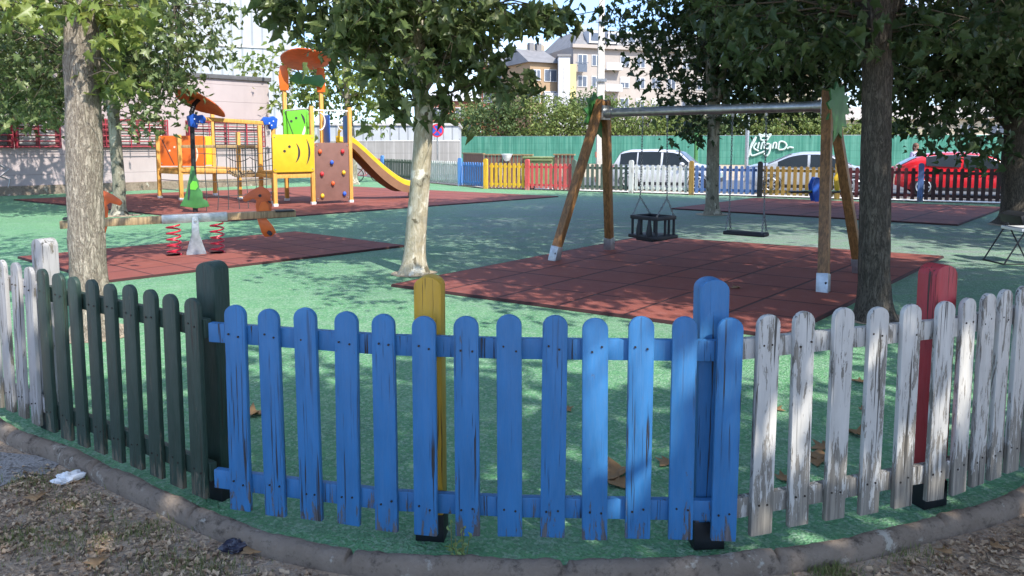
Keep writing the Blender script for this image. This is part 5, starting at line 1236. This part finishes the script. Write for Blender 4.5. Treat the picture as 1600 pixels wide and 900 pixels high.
# T1 left foreground
b = gp(150, 525); t1 = tpath(b, [(140, 440), (134, 340), (131, 240), (128, 100), (126, 0)], b.y, .1, 6.6)
tree('thick tan ridged trunk in front left beside the seesaw, its foot behind the green pickets', b, t1, [.138, .133, .130, .128, .125, .12, .07],
     [(-1.3, .8, 5.3, 2.3, 2.4, 2.1, 95), (.4, 2.2, 5.4, 1.6, 1.6, 1.2, 30)], ex([(165, 20), (180, 55), (165, 95), (190, 35), (170, 130), (60, 15), (20, 10), (90, 5), (155, 5), (215, 10), (182, 115)], 5.75, .25), 'bark1', 'leaf_bright', .105, 30, .26, 'leaf', .012, 44, 7, .75, xrc=.09)
# T2 left, behind
b = gp(186, 336); t2 = tpath(b, [(186, 290), (181, 230), (176, 160), (172, 90)], b.y, .2, 7.4)
e2 = [(x, y) for x in range(-20, 100, 22) for y in (60, 100, 140, 165)]+[(x, y) for x in (165, 190, 215, 240, 265) for y in (20, 55, 90, 120)]+[(290, 10), (320, 20), (350, 18), (300, 45), (330, 55), (340, 70), (285, 70), (305, 85), (280, 100), (262, 115), (240, 140), (225, 160), (215, 180), (246, 160), (280, 118), (205, 150), (232, 190)]
tree('slim mottled tree standing behind the seesaw near the pink building', b, t2, [.135, .13, .125, .115, .11, .05],
     [(-.7, -.2, 4.9, 3.0, 2.8, 2.5, 170)], ex(e2, 16., 1.2), 'bark4', 'leaf_plane', .165, 34, .36, 'leaf', 0, 24, 9, .5, xrc=.26)
# another tree further left
b = Vector((-14.2, 19.5, 0)); tree('tree mostly out of the picture at the far left in front of the pink building', b, [(0, 0, 0), (0, 0, 1.5), (.1, 0, 3.4), (.2, 0, 6.5)], [.19, .17, .14, .05],
     [(.6, .2, 4.8, 3.4, 3.0, 2.5, 170)], ex([(x, y) for x in (0, 25, 50, 75) for y in (120, 150, 175)], 18.5, .8), 'bark4', 'leaf_plane', .2, 26, .36, 'leaf', 0, 16, 7, .5, xrc=.3)
# T3 middle
b = gp(645, 427); t3 = tpath(b, [(650, 360), (656, 290), (661, 215), (661, 170), (652, 90)], b.y, -.05, 5.2)
e3 = [(420, 5), (450, 10), (480, 25), (440, 30), (500, 15), (520, 50), (560, 30), (580, 60), (590, 110), (620, 120), (610, 165), (640, 140), (690, 150), (710, 120), (700, 170), (735, 90), (740, 35), (755, 60), (790, 20), (815, 30), (835, 20), (860, 25), (880, 18), (750, 120), (775, 105), (820, 125), (665, 100), (680, 50), (640, 60), (610, 30), (720, 60), (775, 92), (700, 20)]
tree('middle plane tree with a pale sunlit trunk and big lobed leaves', b, t3, [.132, .125, .118, .112, .108, .10, .05],
     [(-.3, .1, 3.95, 1.25, 1.6, 1.35, 72), (.1, 0, 3.0, .9, .9, .7, 26), (1.3, 2.2, 6.5, 2.7, 3.0, 1.1, 190)], ex(e3, 8.8, .5), 'bark3', 'leaf_plane', .165, 28, .25, 'leaf', 0, 32, 9, .6, xrc=.13)  # last lobe sits above the view, added to shade the mid-ground
# T4 beyond the swing
b = gp(1113, 335); t4 = tpath(b, [(1113, 290), (1114, 240), (1115, 180), (1113, 100)], b.y, .1, 8.)
e4 = [(945, 15), (960, 40), (980, 20), (975, 60), (1000, 50), (1005, 85), (1025, 80), (1020, 115), (1035, 110), (1045, 150), (1060, 130), (1060, 170), (1080, 160), (1075, 200), (1090, 185), (1100, 150), (1130, 150), (1150, 140), (1160, 175), (1180, 150), (1200, 160), (1220, 140), (1240, 160), (1130, 110), (1170, 110), (1210, 110), (1250, 110), (1050, 90), (1085, 110), (1020, 40), (1060, 50), (1100, 70), (1085, 208), (1140, 182)]
tree('grey mottled tree just beyond the swings with a broad dark crown', b, t4, [.15, .14, .132, .128, .12, .06],
     [(1.1, 0, 5.4, 2.7, 3.1, 2.7, 230), (1.7, .3, 4.2, 2.5, 2.2, 1.7, 110), (-.6, -2.8, 6.6, 3.4, 2.8, 1.5, 230)], ex(e4, 16.6, .9), 'bark4', 'leaf_dark', .155, 40, .36, 'leaf', 0, 24, 9, .5, xrc=.25)  # third lobe added out of view to shade the far middle ground
# T5 right foreground
b = gp(1368, 500); t5 = tpath(b, [(1367, 440), (1367, 350), (1368, 250), (1371, 120), (1375, 0)], b.y, .1, 7.)
e5 = [(1150, 30), (1180, 40), (1210, 30), (1160, 65), (1200, 70), (1240, 40), (1270, 20), (1300, 40), (1120, 10), (1330, 15), (1420, 20), (1460, 40), (1500, 25), (1440, 60), (1540, 40), (1580, 20), (1300, 75), (1260, 60), (1410, 50), (1430, 12), (1480, 8), (1520, 30), (1560, 12), (1590, 50), (1230, 12), (1320, 50), (1345, 80)]
tree('thick dark brown ridged trunk in the right foreground beside the swing mat', b, t5, [.132, .126, .124, .123, .123, .118, .06],
     [(-.2, .3, 5.0, 3.5, 3.4, 1.9, 260), (.6, 4.0, 6.3, 3.4, 2.8, 1.3, 300), (3.6, 4.6, 6.6, 3.2, 3.0, 1.3, 250), (2.4, -1.6, 5.8, 2.8, 2.6, 1.3, 290)], ex(e5, 6.6, .4), 'bark5', 'leaf_mid', .115, 40, .30, 'leaf', .010, 44, 9, .7, xrc=.16)  # last three lobes added overhead, unseen, to shade swing mat and ground behind
# T6 far right, dense
b = gp(1592, 350); t6 = tpath(b, [(1590, 300), (1588, 250), (1594, 180), (1598, 100)], b.y, .3, 8.)
e6 = [(x, y) for x in range(1400, 1600, 26) for y in (60, 95, 130, 160)]+[(1440, 180), (1480, 190), (1510, 205), (1530, 215), (1560, 200), (1500, 225), (1475, 205), (1420, 185), (1545, 225), (1405, 195), (1580, 180)]+[(x, y) for x in range(1420, 1600, 30) for y in (15, 40, 78, 112)]
tree('broad tree with a very dark crown at the right edge of the picture', b, t6, [.30, .27, .25, .24, .2, .1],
     [(-1., 0, 5.2, 4.2, 3.4, 2.9, 340), (-1.5, -2.6, 7.4, 3.6, 2.8, 1.3, 200)], ex(e6, 14.2, .9), 'bark5', 'leaf_dark', .165, 38, .38, 'palm', 0, 24, 11, .5, xrc=.28, flare=1.6)  # second lobe added above the frame to shade the right-hand ground
# T7 behind the tower, yellow-green
b = gp(551, 288); t7 = [(0, 0, 0), (0, 0, 1.4), (-.1, 0, 2.6), (-.3, 0, 6.)]
e7 = [(375, 95), (400, 90), (415, 105), (395, 110), (470, 60), (500, 45), (520, 80), (540, 60), (560, 90), (500, 130), (520, 150), (540, 180), (560, 150), (575, 180), (590, 190), (480, 150), (450, 140), (430, 160), (465, 190), (600, 60), (620, 40), (530, 115), (610, 150), (440, 120)]
tree('yellow-green lit tree behind the climbing tower', b, t7, [.2, .18, .15, .05], [(-.5, .3, 4.6, 2.6, 2.2, 1.6, 90)], ex(e7, b.y, .8), 'bark4', 'leaf_bright', .24, 24, .38, 'palm', 0, 14, 7, .5, xrc=.34)
# unseen trees, placed and sized to shade the near fence, ground and far right fence
for (x, y, r, lb) in ((15.8, 15.2, 3.4, 'unseen shade tree inside the fence beyond the right edge'), (3.2, -1.4, 3.1, 'unseen shade tree beside the path behind the camera'), (8.4, 2.6, 3.4, 'unseen shade tree outside the fence to the right'), (12.6, 9.5, 3.6, 'unseen shade tree inside the fence to the right')):
    tree(lb, (x, y, 0), [(0, 0, 0), (0, 0, 1.6), (.1, .1, 3.3), (0, 0, 6.6)], [.19, .17, .14, .05], [(0, 0, 5.2, r, r*(.8 if y < 0 else 1), 1.7, int(21*r*r))]+([(-2.2, .9, 5.2, 1.9, 1.6, 1.1, 75)] if y < 0 else []), (), 'bark5', 'leaf_dark', .24, 26, .42, 'palm', 0, 14, 8, .6)
# bushes and trees beyond the green net
hz = [(700, 172, 88, 2.6, 'leaf_far2'), (735, 150, 92, 3.2, 'leaf_far'), (775, 140, 86, 3.6, 'leaf_far2'), (822, 132, 88, 3.8, 'leaf_far'), (868, 150, 84, 3.2, 'leaf_far'), (915, 138, 88, 3.9, 'leaf_far2'), (962, 155, 82, 3.2, 'leaf_far'),
      (1010, 160, 80, 3.2, 'leaf_far'), (1062, 166, 80, 3.0, 'leaf_far'), (1115, 168, 78, 3.0, 'leaf_far2'), (1175, 160, 78, 3.2, 'leaf_far'), (1230, 152, 76, 3.2, 'leaf_far'), (1282, 170, 76, 2.6, 'leaf_far'), (1340, 186, 72, 2.0, 'leaf_far'), (662, 188, 74, 2.0, 'leaf_far'), (1400, 180, 74, 2.2, 'leaf_far')]
desc = ['leftmost low bush beyond the grey fence, beside the middle trunk', 'bushy tree left of the orange-red block', 'dark green bush below the orange-red block', 'tall light green bush in front of the orange-red block', 'yellowish bush below the ochre block', 'tall dark bush below the white stair tower',
        'light bush directly behind the concrete pole', 'yellow-green bush right of the concrete pole above the net fence', 'low light bush above the white hatchback', 'dark bush behind the mottled tree beyond the swings', 'light bush above the graffiti', 'light green bush behind the right end of the swing beam', 'small bush right of the swing frame',
        'low bush behind the dark foreground trunk', 'low light bush above the grey fence behind the sign', 'light bush above the red car']
for (px, ytop, Y, r, lm_), lb in zip(hz, desc):
    top = at(px, ytop, Y); zc = max(1.6, top.z*.52); rz_ = top.z-zc+.1
    tree(lb, (top.x, Y, -.2), [(0, 0, 0), (.1, 0, zc*.5), (0, 0, zc), (.1, 0, top.z*.8)], [.16, .13, .1, .04], [(0, 0, zc+.2, r*.95, r*.8, rz_, int(80*r/3))], (), 'twig', lm_, .40, 38, .62, 'oval', 0, 8, 5, .4, name='bush', group='bushes beyond the net fence')

# ------------------------------------------------------------------ leaf litter, grass and odd bits
def inside_frame_edge(px, py): return gp(px, py, -.033)
kx = np.array([p.x for p in kc]); ky = np.array([p.y for p in kc]); od = np.argsort(kx); kx, ky = kx[od], ky[od]
n = 14000; X = npr.uniform(-4.4, 3.6, n); Dst = npr.gamma(1.5, .34, n)+.085; Yy = np.interp(X, kx, ky)
slope = np.gradient(ky, kx); sl_i = np.interp(X, kx, slope); Yk = Yy-Dst*np.sqrt(1+np.clip(sl_i, -2, 2)**2)
keep = (Yk > .8) & (npr.random(n) < np.where((X > .2) & (X < 1.4), .45, 1.))
# the bare grey path stays nearly clean
keep &= ~((X < -2.35) & (Yk < 4.05-.0*X) & (Yk > 3.05) & (npr.random(n) < .93))
LP = np.stack([X, Yk, np.full(n, -.026)], 1)[keep]
M['litter'] = leafmat('dry_leaf_bits', (.30, .19, .11), (.50, .37, .24), (.16, .105, .07), .1, .8)
SH = np.array([(0, 0, 0), (.25, .15, .10), (.32, .55, .02), (.1, .9, .10), (-.22, .7, .02), (-.30, .3, .12), (0, .45, .0)], float)
V, T = leaf_arrays(LP, .027, SH, np.array([(6, i, (i+1) % 6) for i in range(6)]), .0, .72)
o = mesh_from('leaf_litter', V, T, [M['litter']], None); o['kind'] = 'stuff'
# second set: few longer twigs and stalks
mb = MB()
for i in range(260):
    x = rng.uniform(-4, 3.4); y = float(np.interp(x, kx, ky))-.12-abs(rng.gauss(0, .5)); a = rng.uniform(0, 6.28); l = rng.uniform(.03, .12); mb.tube([(x, y, -.026), (x+math.cos(a)*l/2, y+math.sin(a)*l/2, -.018), (x+math.cos(a)*l, y+math.sin(a)*l, -.027)], .0018, 4)
o = mb.build('twig_litter', M['twig']); o['kind'] = 'stuff'
# grass tufts
M['grass'] = leafmat('dry_grass', (.10, .14, .04), (.17, .19, .06), (.28, .25, .11), .3, .7)
gv, gf_ = [], []
def blade(x, y, z, l, w_):
    a = rng.uniform(0, 6.28); dx, dy = math.cos(a)*l*.5, math.sin(a)*l*.5; k = len(gv); px_, py_ = -math.sin(a)*w_, math.cos(a)*w_
    gv.extend([(x-px_, y-py_, z), (x+px_, y+py_, z), (x+dx*.4+px_*.7, y+dy*.4+py_*.7, z+l*.6), (x+dx*.4-px_*.7, y+dy*.4-py_*.7, z+l*.6), (x+dx, y+dy, z+l*.85)]); gf_.extend([(k, k+1, k+2), (k, k+2, k+3), (k+3, k+2, k+4)])
def gpatch(px, py, r, n, l=.035):
    c = gp(px, py, -.033)
    for i in range(n): blade(c.x+rng.gauss(0, r), c.y+rng.gauss(0, r*.6), -.034, rng.uniform(.4, 1.2)*l, .0016)
for q in ((60, 755, .10, 260), (110, 790, .08, 160), (130, 745, .05, 160), (150, 830, .12, 260), (90, 860, .12, 160), (235, 830, .08, 220), (250, 880, .1, 260), (860, 897, .05, 160), (1290, 888, .06, 240), (1300, 896, .05, 160), (1420, 870, .08, 150), (330, 890, .08, 200), (30, 840, .08, 260)): gpatch(*q)
o = mesh_from('grass', np.array(gv), np.array(gf_), [M['grass']], None); o['kind'] = 'stuff'
# weed at the kerb
wp = gp(712, 893, -.03); wd = thing('weed', 'small green weed growing up against the kerb below the yellow post', 'weed', wp)
tw_ = MB(); LP = []
for k in range(7):
    a = rng.uniform(0, 6.28); q = Vector((math.cos(a)*rng.uniform(.01, .05), math.sin(a)*.02, 0)); e = q+Vector((rng.uniform(-.04, .04), .0, rng.uniform(.09, .20))); tw_.tube([q*.3, (q+e)/2, e], .0015, 4, False)
    for m in range(9): LP.append((q*.3).lerp(e, rng.uniform(.25, 1.05))+Vector((rng.gauss(0, .008), rng.gauss(0, .008), 0)))
tw_.build('stem', M['grass'], wd); V, T = leaf_arrays(np.array(LP), .024, OVAL, OVALT, .2, .3)
M['weedleaf'] = leafmat('weed_leaves', (.13, .2, .05), (.2, .27, .08), (.3, .32, .13), .3, .6); mesh_from('leaves', V, T, [M['weedleaf']], wd)
# individual fallen leaves on the green surface
M['dryleaf'] = leafmat('curled_dry_leaf', (.24, .13, .06), (.36, .23, .11), (.44, .33, .17), .15, .7)
def dry(px, py, s, label, z=.003, n=1, nm='dry_leaf', curl=.5):
    p = gp(px, py, z); m = len(LEAF); th = rng.uniform(0, 6.28); A = LEAF.copy(); A[:, 2] = (A[:, 0]**2)*curl*1.2+.25*curl*(A[:, 1]-.4)**2+.02*npr.random(m); A[:, 1] -= .4
    A *= s; c, s2 = math.cos(th), math.sin(th); B = A.copy(); B[:, 0] = A[:, 0]*c-A[:, 1]*s2; B[:, 1] = A[:, 0]*s2+A[:, 1]*c
    o = mesh_from(nm, B, LEAFT, [M['dryleaf']], None); o.location = (p.x, p.y, z+.002); md = o.modifiers.new('s', 'SOLIDIFY'); md.thickness = .0012
    return tag(o, label, 'leaf', 'fallen leaves on the green surface')
dry(958, 742, .20, 'big curled brown leaf behind the sunlit blue picket', curl=.9); dry(968, 757, .15, 'second curled leaf under the biggest brown leaf', curl=.6)
dry(1280, 712, .13, 'upper leaf of the small brown heap behind the white pickets'); dry(1284, 700, .12, 'leaf at the back of the brown heap behind the white pickets'); dry(1274, 722, .11, 'leaf at the front of the brown heap behind the white pickets')
dry(1336, 678, .13, 'single brown curled leaf between the fourth and fifth white pickets', curl=.9); dry(1229, 748, .10, 'small tan leaf behind the first white pickets'); dry(398, 648, .15, 'olive brown leaf behind the first blue pickets', curl=.8)
dry(1040, 724, .10, 'small brown leaf left of the blue post'); dry(1500, 392+120, .1, 'small pale leaf right of the red post'); dry(1220, 545, .11, 'tan leaf behind the first white picket near the red mat', curl=.3)
dry(1150, 450, .12, 'leaf lying on the red mat under the swings', .033); dry(1340, 596, .09, 'little leaf on the green surface left of the fourth white picket'); dry(886, 640, .08, 'little leaf between two middle blue pickets')
dry(1215, 640, .08, 'little dark leaf right of the last blue picket'); dry(1352, 640, .07, 'tiny curled leaf beside the single brown leaf')
for (x, y, s, lb) in ((55, 778, .09, 'tan leaf on the earth at the left below the tissue'), (395, 862, .09, 'yellow-tan leaf beside the black wrapper'), (320, 742+60, .10, 'small leaf on the earth against the kerb'), (1560, 855, .06, 'brown leaf on the earth at the lower right'), (1475, 862, .06, 'leaf near the kerb at the lower right'), (150, 880, .08, 'large dull leaf in the lower left corner litter')):
    dry(x, y, s, lb, -.02)
# crumpled tissue and wrapper
def crumple(px, py, size, mat, label, nm, cat):
    p = gp(px, py, -.03); mb = MB(); mb.sphere((0, 0, size[2]*.6), size, 18, 12)
    mb.v = [tuple(Vector(v)*(1+.55*noise.noise(Vector(v)*55)+.25*noise.noise(Vector(v)*130))) for v in mb.v]; mb.v = [(x, y, max(z, .001)) for x, y, z in mb.v]
    o = mb.build(nm, mat, None); o.location = p; o.rotation_euler = (0, 0, .7); return tag(o, label, cat)
crumple(108, 752, (.062, .030, .026), basic('white_tissue', (.75, .76, .77), .8), 'crumpled white tissue on the leaf litter by the kerb', 'tissue', 'tissue')
crumple(372, 858, (.055, .035, .024), basic('dark_wrapper', (.03, .03, .05), .25), 'crumpled dark wrapper against the kerb under the blue panel', 'wrapper', 'wrapper')
